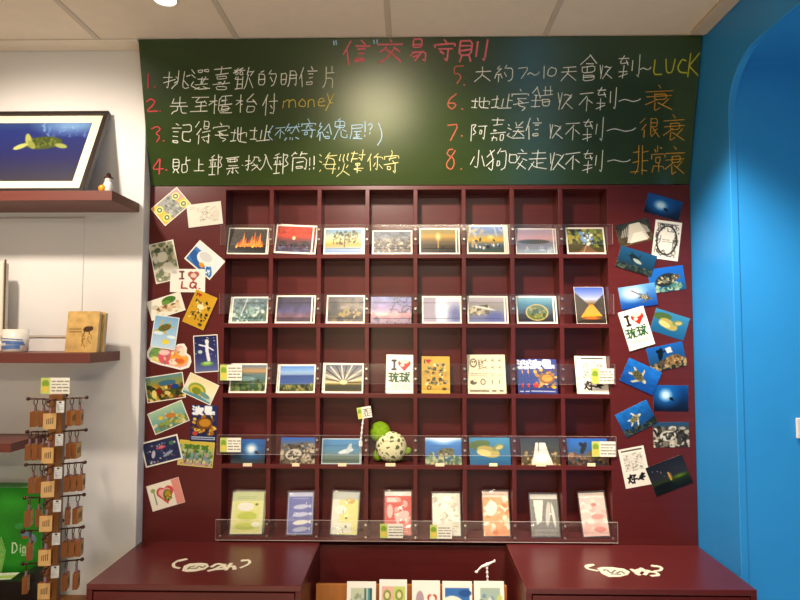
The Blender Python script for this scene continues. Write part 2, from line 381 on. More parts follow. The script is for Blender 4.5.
def card_mesh(name, w, h, pic, t=0.0008, at='center', mat_='print'):
    """a sheet of size w x h (m): printed front facing -y, thickness to +y"""
    ny, nx = pic.X.shape; x = (pic.X/pic.w-.5)*w; z = (.5-pic.Y/pic.h)*h
    if at == 'bottom': z = z+h/2
    v = np.stack([x, np.zeros_like(x), z], -1).reshape(-1, 3); idx = np.arange(nx*ny).reshape(ny, nx)
    f = np.stack([idx[:-1, :-1], idx[1:, :-1], idx[1:, 1:], idx[:-1, 1:]], -1).reshape(-1, 4).tolist()
    k = nx*ny; z0, z1 = z[-1, 0], z[0, 0]
    bk = [(-w/2, t, z1), (w/2, t, z1), (w/2, t, z0), (-w/2, t, z0)]
    f += [[k, k+1, k+2, k+3]]
    f += [list(idx[0, :])+[k+1, k], list(idx[-1, ::-1])+[k+3, k+2], list(idx[::-1, 0])+[k, k+3], list(idx[:, -1])+[k+2, k+1]]
    me = bpy.data.meshes.new(name); me.from_pydata(v.tolist()+bk, [], f)
    c = np.ones((k+4, 4)); c[:k, :3] = lin(pic.A.reshape(-1, 3))**(1.3 if mat_ == 'print' else 1.12); c[k:, :3] = lin('#efe8d8')
    a = me.color_attributes.new('Col', 'FLOAT_COLOR', 'POINT'); a.data.foreach_set('color', c.astype(np.float32).ravel())
    me.materials.append(M[mat_]); return me
def card_obj(name, *a, **k):
    o = bpy.data.objects.new(name, card_mesh(name, *a, **k)); COL.objects.link(o); return o

# ================================================================== THE SETTING
CEIL = 0.968; FLOOR = -1.5; XL, XR = -0.918, 0.935; YW = -0.045; DESK = -0.70
struct(MB().box((-4.5, -5.6, FLOOR-.05), (2.5, .3, FLOOR)).build('floor', M['floor']))
cm = MB(); cm.box((-4.5, -5.6, CEIL), (2.5, .3, CEIL+.05)); struct(cm.build('ceiling', M['ceiling']))
seams = [PZ(110, 50, CEIL)[0]-.52, PZ(112, 52, CEIL)[0], PZ(236, 37, CEIL)[0], PZ(389, 35, CEIL)[0], PZ(546, 33, CEIL)[0]]
for k, sx in enumerate(seams):
    struct(MB().box((sx-.009, -4.9, CEIL-.0035), (sx+.009, YW-.001, CEIL-.0002)).build('trim_%d' % (k+1), M['ceiling_bar'], bevel=.001))
struct(MB().box((XR-.052, -4.9, CEIL-.012), (XR-.001, -.14, CEIL-.0002)).build('trim_6', M['ceiling_bar'], bevel=.003))
struct(MB().box((-3.2, YW-.075, CEIL-.006), (XL-.002, YW-.001, CEIL-.0002)).build('trim_7', M['ceiling'], bevel=.003))
struct(MB().box((-3.2, YW, FLOOR), (XL, .25, CEIL)).build('wall_left', M['white_wall'], bevel=.003))
struct(MB().box((XL, .115, FLOOR), (XR, .25, CEIL)).build('wall_back', M['white_wall']))
# blue side wall with its round-cornered opening
arc = lambda cy_, cz_, r, a0, a1, n=14: [(cy_+r*math.cos(math.radians(a0+(a1-a0)*i/n)), cz_+r*math.sin(math.radians(a0+(a1-a0)*i/n))) for i in range(n+1)]
OY, OZ, OR = -.255, .806, .155
def opening(oy, oz, r): return [(.25, FLOOR), (.25, CEIL), (-4.8, CEIL), (-4.8, FLOOR), (-1.7, FLOOR)] + (arc(-1.7+r, oz-r, r, 180, 90) + arc(oy-r, oz-r, r, 90, 0) if r else [(-1.7, oz), (oy, oz)]) + [(oy, FLOOR)]
struct(MB().prism(opening(OY, OZ, OR), lambda u, v, d: (XR+d, u, v), 0.022).build('wall_right', M['blue'], bevel=.002))
struct(MB().prism(opening(OY+.003, OZ+.003, 0), lambda u, v, d: (XR+.022+d, u, v), 0.73).build('wall_right_reveal', M['blue'], bevel=.002))
struct(MB().box((XR+.7525, -4.8, FLOOR), (XR+.85, .25, CEIL)).build('wall_right_recess', M['blue']))
# access panel on the white wall
ax1, az1 = P(85, 219, YW)[0], P(40, 219, YW)[2]; az0 = P(45, 335.5, YW)[2]
pn = MB(); pn.box((ax1-.62, YW-.003, az0), (ax1, YW-.0002, az1)); struct(pn.build('trim_8', M['white_wall'], bevel=.001))
struct(MB().box((ax1-.60, YW-.0045, az1), (ax1, YW-.0002, az1+.004)).build('trim_9', M['ceiling_bar']))
struct(MB().box((ax1-.62, YW-.0045, az0-.005), (ax1, YW-.0002, az0-.0005)).build('trim_10', M['ceiling_bar']))

# ================================================================== PIGEONHOLE CABINET
PITCHX, RP, Z0, TH, DEP = 0.165, 0.2368, 0.4963, 0.0142, 0.080
cab = thing('pigeonhole_cabinet', 'tall maroon display cabinet with forty open pigeonholes under the green chalkboard', 'cabinet', (0, 0, FLOOR))
def cpart(name, lo, hi, bev=.0008): return MB().box((lo[0], lo[1], lo[2]-FLOOR), (hi[0], hi[1], hi[2]-FLOOR)).build(name, M['maroon'], cab, bev)
EX = 3.957*PITCHX
zs = [Z0-RP*r for r in range(5)] + [DESK+.002+TH/2]
cpart('side_panel', (XL+.001, 0, DESK-.01), (-EX, DEP, Z0+TH/2))
cpart('side_panel', (EX, 0, DESK-.01), (XR-.002, DEP, Z0+TH/2))
cpart('back_panel', (XL+.001, DEP, FLOOR), (XR-.002, DEP+.015, Z0+TH/2))
cpart('lower_panel', (XL+.001, .012, FLOOR), (XR-.002, DEP, DESK-.012))
for z in zs: cpart('shelf', (-EX, 0, z-TH/2), (EX, DEP, z+TH/2))
for k in range(-3, 4): cpart('divider', (k*PITCHX-TH/2, .0006, zs[5]), (k*PITCHX+TH/2, DEP, zs[0]))

# clear acrylic strips screwed across the dividers
rows_px = [(224.6, 244.3), (294, 313.8), (363.9, 384), (435.7, 455.4), (521, 541.6)]
ordn = ['top', 'second', 'third', 'fourth', 'bottom']
for r, (ya, yb) in enumerate(rows_px):
    za, zb = P(415, ya, -.006)[2], P(415, yb, -.006)[2]
    t = thing('acrylic_strip', 'clear acrylic retaining strip screwed across the %s row of pigeonholes' % ordn[r], 'retaining strip', (0, 0, zb), group='acrylic strips on the cabinet')
    h = za-zb; X1 = .668
    m = MB(); y0, y1 = -.0065, -.0035
    v = [(-X1, y0, 0), (X1, y0, 0), (X1, y1, 0), (-X1, y1, 0), (-X1, y0, h), (X1, y0, h), (X1, y1, h), (-X1, y1, h)]
    m.add(v, [(0, 1, 5, 4), (2, 3, 7, 6)], 0); m.add(v, [(0, 3, 2, 1), (4, 5, 6, 7), (1, 2, 6, 5), (3, 0, 4, 7)], 1)
    m.build('clear_strip', [M['acrylic'], M['acrylic_edge']], t)
    spots = [(k*PITCHX, fz) for k in range(-3, 4) for fz in (.26, .76)] if r < 4 else [(k*PITCHX, fz) for k in range(-3, 4) for fz in (.2, .8)] + [(-.652, .2), (.652, .2)]
    for bx_, fz in spots:
        b = MB(); z = h*fz; b.cyl((bx_, -.0004, z), (bx_, -.0066, z), .0022, n=8); b.cyl((bx_, -.0066, z), (bx_, -.0092, z), .0046, .0036, n=12)
        b.build('bolt', M['steel'], t)

# ================================================================== DESKS
def desk(name, label, x0, x1):
    d = thing(name, label, 'cabinet', ((x0+x1)/2, 0, FLOOR)); hw = (x1-x0)/2; H = DESK-FLOOR; yf = -.345
    MB().box((-hw, yf, H-.016), (hw, -.0012, H)).build('worktop', M['maroon_top'], d, .0015)
    b = MB(); b.box((-hw, yf+.012, .0), (hw, -.0012, H-.0165)); b.box((-hw, yf, 0), (-hw+.016, yf+.0125, H-.0165)); b.box((hw-.016, yf, 0), (hw, yf+.0125, H-.0165))
    b.build('body', M['maroon'], d, .001)
    MB().box((-hw+.019, yf+.001, H-.30), (hw-.019, yf+.0115, H-.021)).build('drawer_front', M['maroon'], d, .0015)
    MB().box((-hw+.019, yf+.001, .06), (hw-.019, yf+.0115, H-.305)).build('door', M['maroon'], d, .0015)
    return d
desk_l = desk('base_cabinet', 'maroon base cabinet with cream emblem on top beside the keychain stand', -.917, -.318)
desk_r = desk('base_cabinet', 'maroon base cabinet with cream emblem on top beside the blue wall', .300, .928)
# cream emblems laid on the tops
def emblem(d, strokes, blob, inks):
    loc = d.location
    fn = lambda u, v, h: (PZ(u, v, DESK)[0]-loc[0], PZ(u, v, DESK)[1]-loc[1], DESK-FLOOR+.0003+h)
    m = MB(); m.prism(blob, fn, .0008)
    # strokes are widened on the worktop itself
    for pts, wd in strokes:
        q = [(PZ(u, v, DESK)[0]-loc[0], PZ(u, v, DESK)[1]-loc[1]) for u, v in pts]; up = .0003+.00012*(1+len(m.v) % 7)
        ribbon(m, chaikin(q), wd, lambda a, b, h: (a, b, DESK-FLOOR+up+h), .0008)
    for pts, wd in inks:
        q = [(PZ(u, v, DESK)[0]-loc[0], PZ(u, v, DESK)[1]-loc[1]) for u, v in pts]
        ribbon(m, chaikin(q), wd, lambda a, b, h: (a, b, DESK-FLOOR+.0016+h), .0006, 1)
    o = m.build('emblem', [M['emblem'], M['emblem_ink']], d); o['label'] = 'cream hand drawn emblem'
emblem(desk_l,
       [([(185, 559.5), (178, 561), (173, 564.5), (174, 567.5), (179, 568.6)], .009), ([(180, 561), (185.5, 559.6)], .013),
        ([(243, 560.5), (249, 560.7), (250, 563), (247, 565.5), (241, 568)], .009), ([(242.5, 561), (247, 560.5)], .013),
        ([(209, 571), (214, 570), (224, 565), (217, 564), (212, 567)], .0115), ([(216, 569.5), (224, 569), (224.5, 565)], .0115), ([(226, 570), (231, 564)], .011), ([(230, 567), (234, 566.5), (234.5, 569.5)], .0115)],
       [(182, 571), (184, 566), (190, 563.8), (200, 563.2), (207, 563.8), (209, 566.5), (205, 569.5), (196, 571.5), (187, 572)],
       [([(188, 569.6), (190, 567.2), (194, 567)], .006), ([(196, 569), (199, 566.6), (202, 568)], .006), ([(189, 569), (194, 569)], .006), ([(203, 568), (205, 566.6)], .006)])
emblem(desk_r,
       [([(593, 565), (588, 565.3), (585.5, 567), (588, 569.5), (597, 571.2)], .009), ([(587, 567), (592, 565.3)], .013),
        ([(653, 566), (659, 566.6), (662, 568.5), (660.5, 571), (655, 571.5)], .009), ([(652.5, 566.2), (657, 566.8)], .0115),
        ([(632, 570), (639, 575)], .0115), ([(635, 571.5), (642, 569), (647, 573)], .0115), ([(637, 574.5), (641.5, 569)], .011), ([(643, 571), (656, 572.5), (659, 575.5), (652, 576)], .0115), ([(645, 575), (648, 571)], .011)],
       [(597, 568.5), (602, 567.3), (612, 567.4), (624, 569), (630, 572.2), (628, 575), (620, 577), (609, 577.2), (602, 574)],
       [([(607, 570.5), (611, 574), (615, 570.8)], .006), ([(617, 573.6), (621, 571.5), (624, 574)], .006), ([(605, 570), (604, 571)], .006), ([(612, 574.5), (620, 575)], .006)])

# low counter in the gap
lc = thing('low_counter', 'low maroon counter in the gap between the two base cabinets', 'counter', (-.009, 0, FLOOR))
MB().box((-.306, -.335, .46), (.306, .0105, .48)).build('worktop', M['maroon_top'], lc, .001)
MB().box((-.304, -.32, 0), (.304, .0105, .4595)).build('body', M['maroon'], lc, .001)
LOWZ = FLOOR+.48

# ================================================================== CHALKBOARD
BZ0, BZ1, BYB, BYT = .5045, CEIL-.004, -.002, -.119
bo = Vector((0, BYB, BZ0)); bv = Vector((0, BYT-BYB, BZ1-BZ0)); BH = bv.length; bv.normalize(); bn = Vector((0, -bv.z, bv.y))
if bn.y > 0: bn = -bn
bo += Vector((0, 0, 0))
board = thing('chalkboard', 'wide dark green chalkboard covered in handwritten chalk rules above the cabinet', 'chalkboard', bo)
m = MB(); bx0, bx1 = XL+.0015, XR-.0045
f3 = lambda u, v, h: tuple(Vector((u, 0, 0))+bv*v+bn*h)
m.prism([(bx0, 0), (bx1, 0), (bx1, BH), (bx0, BH)], f3, -.012); m.build('board', M['board'], board, .0008)
def onboard(px, py):
    d = ray(px, py); n = np.array(bn); t = ((np.array(bo)-CAM)@n)/(d@n); q = CAM+d*t-np.array(bo)
    return q[0], q@np.array(bv)
jit = random.Random(3)
def chalk(colr, items, wd=.0026, label=None):
    """items: (text, [x0, y0, x1, y1] in the photograph) per character"""
    m = MB()
    for ch, (x0, y0, x1, y1) in items:
        for st in glyph(ch):
            pts = [onboard(x0+(q[0]*.93+(4.5-q[1])*.07+.3+jit.uniform(-.28, .28))/9*(x1-x0), y0+(q[1]*.95+.2-(q[0]-4.5)*.05+jit.uniform(-.28, .28))/9*(y1-y0)) for q in st]
            if ch not in '': pts = chaikin(pts)
            up = jit.uniform(.0002, .0007); ribbon(m, pts, wd*jit.uniform(.85, 1.15), lambda u, v, h: f3(u, v, h+up), .0005)
    for i, p in enumerate(m.v): m.v[i] = tuple(Vector(p)+bn*.0004)
    o = m.build('chalk_writing', M['chalk_'+colr], board)
    if label: o['label'] = label
    return o
def L(txt, *boxes): return list(zip(txt, boxes))
chalk('white', L('挑選喜歡的明信片', (163, 71, 190, 89), (191, 67, 211, 90), (213, 66, 231, 90), (233, 67, 254, 89), (258.5, 70, 277, 87), (281, 69, 297, 87), (299, 67, 317, 87), (323, 66, 336, 88)), label='first rule in white chalk')
chalk('white', L('先至櫃枱付', (169.5, 97, 188, 114), (191, 95, 209, 112), (209, 94, 233, 114), (235, 94, 258, 113), (262.5, 94, 278, 115)), label='second rule in white chalk')
chalk('yellow', L('moneY', (283, 97, 297, 108), (298, 97, 306, 107), (307, 97, 316, 107), (317, 96, 326, 107), (325, 93, 334, 111)), label='yellow chalk word')
chalk('white', L('記得写地址', (171, 123, 192, 143), (195, 121, 211, 145), (213, 122, 229, 142), (230, 127, 247, 143), (249.5, 125, 271, 141)), label='third rule in white chalk')
chalk('blue', L('(不然寄給鬼屋!?)', (268, 126, 275, 140), (275, 126, 285, 139), (285, 123, 300, 140), (301, 119, 316, 139), (317, 122, 332, 141), (333, 118, 348, 140), (350, 123, 363, 139), (363, 121, 369, 137), (368, 123, 377, 134), (376, 122, 385, 145)), label='pale blue chalk remark in brackets')
chalk('white', L('貼上郵票·投入郵筒!!', (173, 157, 190, 173), (194, 159, 205, 171), (209, 155, 223, 175), (226, 155, 239, 175), (240, 160, 245, 170), (245, 155, 261, 171), (260, 154, 273, 170), (273, 153, 289, 174), (291, 151, 307, 171), (308, 157, 313, 170), (312, 156, 318, 169)), label='fourth rule in white chalk')
chalk('cream', L('海災幫你寄', (319, 153, 337, 174), (337, 154, 350, 176), (351, 150, 365, 174), (367, 153, 383, 171), (384, 150, 399, 175)), label='pale yellow chalk end of the fourth rule')
chalk('red', L('1.2.3.4.', (143, 74, 153, 88), (152, 80, 158, 88), (146, 98, 158, 112), (157, 104, 164, 112), (151, 126, 162, 142), (160, 133, 168, 142), (152, 159, 164, 174), (163, 164, 171, 171)), .0042, 'red chalk numerals of the left column')
chalk('pink', L('信交易守則', (343, 41, 371, 65), (377, 39, 403, 63), (408, 39, 429, 63), (434, 39, 455, 62), (459, 40, 487, 62)), .0056, 'pink chalk heading')
chalk('blue', L('“', (332, 41, 338, 48)), .0042, 'pale blue chalk quotation mark')
chalk('blue', L('”', (372, 40, 379, 46)), .0042, 'pale blue chalk quotation mark')
chalk('orange', L('5.6.7.8.', (451, 66, 463, 84), (461, 77, 468, 86), (447, 94, 458, 110), (459, 102, 466, 110), (447, 122, 459, 141), (459, 129, 465, 137), (446, 149, 456, 170), (458, 162, 465, 170)), .0042, 'orange red chalk numerals of the right column')
chalk('white', L('大約7~10天會收到~', (475, 66, 491, 82), (494, 65, 513, 82), (518, 66, 529, 79), (527, 70, 539, 77), (540, 66, 547, 79), (547, 67, 557, 77), (561, 65, 577, 81), (580, 55, 597, 81), (597, 63, 613, 79), (618, 55, 640, 79), (640, 66, 651, 71)), label='fifth rule in white chalk')
chalk('lime', L('LUCK', (652, 60, 663, 75), (664, 59, 675, 74), (677, 59, 687, 74), (686, 53, 699, 77)), .0042, 'lime chalk word')
chalk('white', L('地址写錯收不到~', (471, 97, 490, 109), (491, 94, 513, 109), (511, 89, 529, 111), (531, 86, 553, 107), (555, 90, 574, 110), (579, 91, 593, 111), (596, 87, 617, 111), (619, 97, 641, 103)), label='sixth rule in white chalk')
chalk('gold', L('衰', (645, 85, 673, 111)), label='golden chalk word of the sixth rule')
chalk('white', L('阿嘉送信收不到~', (471, 122, 487, 141), (490, 117, 506, 141), (507, 122, 525, 139), (526, 118, 542, 139), (547, 122, 563, 139), (565, 121, 580, 141), (583, 118, 603, 142), (607, 126, 636, 133)), label='seventh rule in white chalk')
chalk('gold', L('很衰', (639, 118, 660, 138), (663, 115, 685, 141)), label='golden chalk words of the seventh rule')
chalk('white', L('小狗咬走收不到~', (470, 150, 485, 169), (486, 149, 507, 171), (509, 149, 527, 170), (529, 150, 547, 170), (547, 150, 566, 170), (565, 151, 580, 170), (583, 150, 603, 173), (607, 158, 631, 163)), label='eighth rule in white chalk')
chalk('gold', L('非常衰', (631, 145, 648, 175), (651, 145, 665, 173), (665, 146, 685, 175)), label='golden chalk words of the eighth rule')

# ================================================================== PICTURES OF THE POSTCARDS
W, H = 148, 100
def sea_diver(bg='#0d4f8e', glow='#cfe6f2', gx=60, gy=45, deep='#0a1a33'):
    return Pic(W, H, bg).g((0, '#1763a6'), (100, deep)).e(gx, gy, 75, 62, '#2f86c9', soft=.9).e(gx, gy, 34, 30, glow, soft=.7).e(gx+24, gy+14, 9, 6, '#0b1524', 20).l([(gx+24, gy+14), (gx+34, gy+22)], 4, '#0b1524')
def blue_turtle(bg0='#2a7fc0', bg1='#103f6e', cx=74, cy=50, q=26, rot=-20, shell='#6b6a4a', skin='#b9b59a', floor_=None, seed=1, mark='#3f4531', border=0):
    p = Pic(W, H).g((0, bg0), (100, bg1)).n(seed, .08)
    if floor_: p.s_(seed, 60, (0, 78, W, 100), 4, 11, floor_)
    p.turtle(cx, cy, q, rot, shell, skin, mark)
    return p.b(border) if border else p
PIC = {}
# pinned on the left panel
PIC['four'] = Pic(W, H, '#e3c25a').p([(30, 0), (100, 0), (118, 100), (48, 100)], '#a9aaa2').p([(100, 0), (148, 0), (148, 55), (112, 50)], '#e0a0a0').s_(3, 40, (50, 5, 105, 95), 3, 8, ['#8f928c', '#c4c4ba', '#787d78'])
for x, y in ((26, 30), (30, 76), (118, 28), (124, 76)): PIC['four'].e(x, y, 18, 16, '#d9e08a').e(x, y, 11, 11, '#6d7a3a').e(x, y, 5, 5, '#f0efe0')
PIC['four'].b(4)
PIC['pencil'] = Pic(W, H, '#e6e0d2').scr(5, 14, (42, 18, 96, 82), 1.6, '#9c968a', 7).e(118, 60, 18, 26, '#dcd5c6', 20).scr(8, 5, (95, 20, 140, 80), 1.4, '#b0a99b', 9).lines(14, 14, 36, 2, 7, '#a69f92', 2)
PIC['leaves'] = Pic(H, W, '#d9d4bb').s_(11, 70, (4, 4, 96, 144), 5, 14, ['#8d9478', '#b5b79c', '#6b735a', '#ebe7d6', '#a2a58c']).e(44, 55, 22, 18, '#f2eedd', -30).e(60, 98, 24, 20, '#f4f0e2', 20).b(4)
PIC['wave'] = Pic(W, H, '#dfe7ea').e(55, 78, 92, 44, '#4f8cc4', 14).e(60, 70, 66, 22, '#2f6fae', 14).e(76, 42, 44, 30, '#ecebe4', -8).e(70, 38, 30, 18, '#d7d8d4', -8).e(78, 74, 13, 9, '#e8a22a').s_(6, 12, (82, 66, 130, 90), 2, 6, ['#dfe9ee', '#7fb0d6']).b(5)
PIC['ilq'] = Pic(W, H, '#f2eee4').t('I', 34, 12, 30, 32, 7, '#7a4a3c').heart(98, 30, 24, '#b86a5a').e(98, 28, 13, 10, '#e9cfc0').t('L', 46, 56, 24, 28, 7, '#a8453a').l([(70, 84), (74, 84)], 5, '#a8453a').t('Q', 84, 56, 28, 28, 7, '#a8453a').l([(122, 84), (126, 84)], 5, '#a8453a').lines(8, 8, 26, 3, 5, '#7c86a0', 4, 1.5)
PIC['green_turtle'] = Pic(W, H, '#efeadb').e(92, 24, 30, 18, '#5c8a3a').e(78, 34, 18, 12, '#7fa552').s_(12, 30, (30, 45, 130, 72), 6, 12, ['#b08a62', '#d8bd94', '#8c6a48', '#e5d6b8']).e(28, 40, 14, 12, '#d9d2ba').s_(4, 10, (20, 72, 130, 90), 3, 7, ['#c9d4a0', '#e2dcc4']).b(3)
PIC['gold_scene'] = Pic(H, W, '#d6ac35').heart(24, 17, 9, '#c23a20').l([(12, 12), (12, 24)], 4, '#4a3010').s_(21, 60, (12, 36, 88, 118), 2, 7, ['#403a1c', '#6c6a38', '#f0e3a4', '#2e2a16', '#8f8a4a']).e(48, 62, 16, 12, '#ece3b8').e(76, 132, 10, 7, '#6c5b24').b(2, '#e3c660')
PIC['sky_turtle'] = Pic(H, W).g((0, '#8fb9da'), (148, '#cfe3ee')).turtle(48, 52, 24, 150, '#6f8c4a', '#d8c06a', '#a04a3a').e(58, 116, 14, 12, '#f0dc5a').e(24, 80, 20, 8, '#e6eff2').e(78, 92, 18, 7, '#e9f1f2').b(3)
PIC['mermaid'] = Pic(H, W).g((0, '#2d3566'), (90, '#4a4f86'), (148, '#7d86ab')).l([(56, 30), (54, 60), (60, 100)], 13, '#e6e6ee').e(55, 26, 8, 9, '#f0eae4').l([(54, 46), (24, 38)], 6, '#ecebf0').l([(58, 48), (80, 62)], 5, '#ecebf0').e(52, 114, 26, 9, '#7db05a').e(52, 112, 16, 5, '#b9d28e').e(26, 66, 9, 7, '#c8d6d0').s_(9, 18, (6, 8, 94, 90), .8, 2, ['#d8dcf0']).b(4)
PIC['animals'] = Pic(W, H, '#9a9148').g((0, '#6a9aae'), (35, '#a3a050'), (100, '#77642e')).s_(31, 110, (2, 30, 146, 98), 4, 12, ['#57652a', '#c2a144', '#8a3a2a', '#e0cf86', '#3f4a24', '#b98a3a', '#5f7f3a']).e(84, 32, 34, 10, '#4f7d94').e(48, 62, 16, 12, '#8c2f2a').e(112, 50, 14, 10, '#33509a').e(30, 70, 10, 16, '#e4d58a').b(4)
PIC['snail'] = Pic(W, H, '#ece2c2').g((0, '#e9dcae'), (60, '#efe8cf'), (100, '#a9c7c4')).e(62, 60, 42, 30, '#9db04c').e(62, 64, 34, 24, '#d4c15a').e(62, 66, 22, 16, '#8a9a3c').e(106, 70, 26, 10, '#7fa39a', 10).p([(6, 88), (80, 80), (142, 90), (142, 96), (6, 96)], '#6fa0a8').b(4)
PIC['underwater'] = Pic(W, H).g((0, '#b9cfae'), (50, '#8fb7ae'), (100, '#6f9aa0')).s_(41, 50, (4, 60, 144, 96), 5, 12, ['#9fae5a', '#c9c07c', '#6c9a8a', '#d7d7ae', '#8a8a4a']).e(44, 40, 10, 9, '#e2c74e').turtle(84, 46, 18, 20, '#c98f4a', '#d9c88a').b(4)
PIC['blue_fish'] = Pic(H, W).g((0, '#2f3f77'), (148, '#26315e')).s_(51, 60, (10, 40, 92, 118), 4, 10, ['#b07a2a', '#d8a83e', '#5c3a1a', '#e6c86a', '#2b2f4e', '#8a5a22']).e(52, 74, 30, 24, '#8a5a20').e(54, 72, 22, 16, '#c8963a').e(18, 116, 10, 9, '#c85a4a').t('渡島', 6, 6, 40, 34, 7.5, '#eef0f2').r(6, 130, 94, 140, '#cfd4e0').lines(8, 135, 92, 1, 5, '#2f3f77', 3, 5)
PIC['palms'] = Pic(W, H).g((0, '#e0c24e'), (35, '#b7c07a'), (65, '#7fa0a8'), (100, '#d9a9a0')).s_(61, 60, (4, 20, 144, 96), 4, 9, ['#6c8c4a', '#4f7a5a', '#e3c67a', '#d98f8f', '#7fb0b8', '#c9d09a']).b(3, '#d8cc7a')
for x in (30, 62, 100): PIC['palms'].l([(x, 88), (x+8, 24)], 4, '#8a6a3a').e(x+8, 24, 18, 6, '#5f8a3a', 20).e(x+8, 24, 18, 6, '#5f8a3a', -30)
PIC['sea_life'] = Pic(W, H, '#3a4066').n(71, .12).e(74, 36, 20, 5, '#cf6f7a').e(76, 32, 8, 5, '#d9848c').e(118, 28, 10, 8, '#5a8a6a').e(40, 56, 7, 16, '#c9c5d2', 20).e(96, 66, 22, 6, '#9fb0c0', -20).s_(72, 26, (16, 18, 132, 90), 1.5, 5, ['#8f9ab8', '#6f6a8f', '#d9cfd6', '#a58a7a']).b(5)
PIC['heart_turtle'] = Pic(W, H, '#f1e8d8').r(112, 0, 148, 100, '#e6a397').heart(74, 50, 38, '#d3625c').heart(72, 48, 27, '#eebab0').e(82, 54, 19, 22, '#6f7a3a', 10).e(84, 52, 13, 15, '#c8a63e', 10).s_(81, 16, (70, 38, 98, 72), 2, 4, ['#4d5a2a', '#e0c870']).l([(26, 24), (26, 78)], 6, '#8fa58a').e(24, 24, 10, 8, '#a5b86a').b(2, '#f4ecdf')
# pinned on the right panel
PIC['glow1'] = sea_diver(gx=62, gy=46)
PIC['ship'] = Pic(W, H, '#2e2f2c').g((0, '#3d4544'), (100, '#6b5a3c')).n(91, .3).p([(62, 10), (104, 10), (132, 88), (34, 88)], '#cfc8b8').p([(70, 52), (108, 52), (124, 92), (44, 92)], '#e6dfd0')
for k in range(4): PIC['ship'].l([(58-k*10, 14+k*6), (40-k*8, 60)], 3, '#c9c4b8').l([(106+k*8, 14+k*6), (124+k*5, 60)], 3, '#c9c4b8')
PIC['ornament'] = Pic(H, W, '#efeadd').e(50, 74, 40, 58, '#3a3834').e(50, 74, 34, 52, '#efeadd').scr(101, 26, (10, 12, 90, 40), 2.2, '#4a4742', 7).scr(102, 16, (8, 40, 26, 128), 2.2, '#55514b', 6).scr(103, 16, (74, 40, 92, 128), 2.2, '#55514b', 6).scr(104, 14, (14, 112, 86, 134), 2.2, '#4a4742', 6).lines(34, 72, 68, 2, 8, '#5a5650', 5).r(8, 137, 92, 139, '#77726a')
PIC['dark_turtle'] = Pic(W, H).g((0, '#2f6c93'), (55, '#23546f'), (100, '#2e3a3a')).s_(111, 80, (0, 74, W, 100), 3, 8, ['#45524c', '#2b3836', '#5f6a58']).turtle(64, 40, 22, 35, '#1f3a44', '#2c4c56').e(78, 50, 20, 8, '#a9b6ac', 20)
PIC['big_turtle'] = Pic(W, H).g((0, '#2f7fcf'), (60, '#2f78b8'), (100, '#2b6b86')).s_(121, 40, (0, 74, W, 100), 6, 14, ['#5f8f84', '#8fae9a', '#3f6f6c', '#b3c2a4']).e(70, 52, 44, 26, '#39403c', -12).s_(122, 30, (38, 36, 104, 64), 3, 7, ['#8f8a72', '#c9bfa0', '#4a4f44']).e(112, 44, 18, 12, '#7a7460').s_(123, 10, (104, 36, 124, 50), 2, 4, ['#d8cfb4', '#4a4638'])
PIC['white_glow_turtle'] = Pic(W, H).g((0, '#7cb4e0'), (100, '#1d5aa8')).e(54, 34, 70, 48, '#dfeaf2', soft=.8).turtle(100, 58, 18, 25, '#6d6a5a', '#77776a', '#c9c3aa').l([(90, 50), (52, 22)], 7, '#8d9294')
PIC['i_love'] = Pic(H, W, '#f3efe3', 1.5).t('I', 14, 22, 26, 36, 8, '#3a2a22').heart(66, 40, 24, '#c8402e').e(66, 26, 18, 8, '#e6d9c8').e(58, 40, 8, 6, '#f0e6d6').t('琉球', 8, 68, 38, 38, 5.2, '#2f6b3a').lines(18, 116, 84, 2, 7, '#b05a4a', 7, 1.6)
PIC['yellow_turtle'] = Pic(W, H).g((0, '#4f97b8'), (100, '#2a6f96')).e(36, 26, 40, 16, '#5f7a4a', -8).e(68, 52, 42, 20, '#b9ad6a', 14).e(52, 56, 26, 12, '#d8cc8c', 10).e(104, 36, 22, 12, '#8a9868', -20).e(108, 36, 14, 7, '#c9c08a', -20)
PIC['photographer'] = Pic(W, H).g((0, '#2a76bd'), (60, '#2a628f'), (100, '#3b4038')).s_(131, 60, (0, 62, W, 100), 5, 12, ['#6a5a42', '#9a8560', '#3a3a2e', '#b7a27a']).e(52, 34, 10, 26, '#16202a', 15).e(44, 22, 8, 7, '#10171f').l([(54, 32), (74, 24)], 6, '#16202a').p([(74, 14), (98, 12), (100, 34), (80, 36)], '#d5d8d6').e(96, 66, 34, 20, '#8a6f4a', -10).s_(132, 24, (68, 52, 124, 80), 3, 7, ['#c8a878', '#4a3d2a', '#a58c5e'])
PIC['swim_turtle'] = blue_turtle('#2f86cf', '#1a5a9f', 62, 52, 25, 20, '#7d7a5a', '#c6c4a8', mark='#4a4a36', seed=141)
PIC['glow2'] = sea_diver(gx=52, gy=38)
PIC['reef_turtle'] = blue_turtle('#2d82c8', '#1b4f7f', 66, 48, 19, -15, '#a5a07a', '#d8d6c2', ['#3b4a44', '#56625a', '#2a3836'], 151)
PIC['head'] = Pic(W, H, '#4a4f50').g((0, '#2f5f86'), (35, '#5a5a52'), (100, '#4c3f30')).s_(161, 130, (0, 22, W, 100), 5, 13, ['#8a8474', '#2e2f2c', '#b7b0a0', '#3f3a32', '#d0cabb', '#55504a']).e(60, 54, 34, 20, '#d4cfc2', -8).s_(162, 26, (36, 40, 86, 68), 3, 6, ['#33322e', '#55514a']).e(44, 50, 5, 4, '#0f0f0f')
PIC['good'] = Pic(H, W, '#eee9dd', 1.5).lines(12, 10, 88, 1, 5, '#4a4742', 8, 6).s_(171, 60, (14, 22, 86, 86), 2, 5, ['#b9b5ab', '#9c988e', '#d8d3c6']).lines(14, 24, 86, 11, 6, '#8d897f', 9, 1.4, .7).t('好多', 16, 100, 36, 34, 6, '#1c1a18')
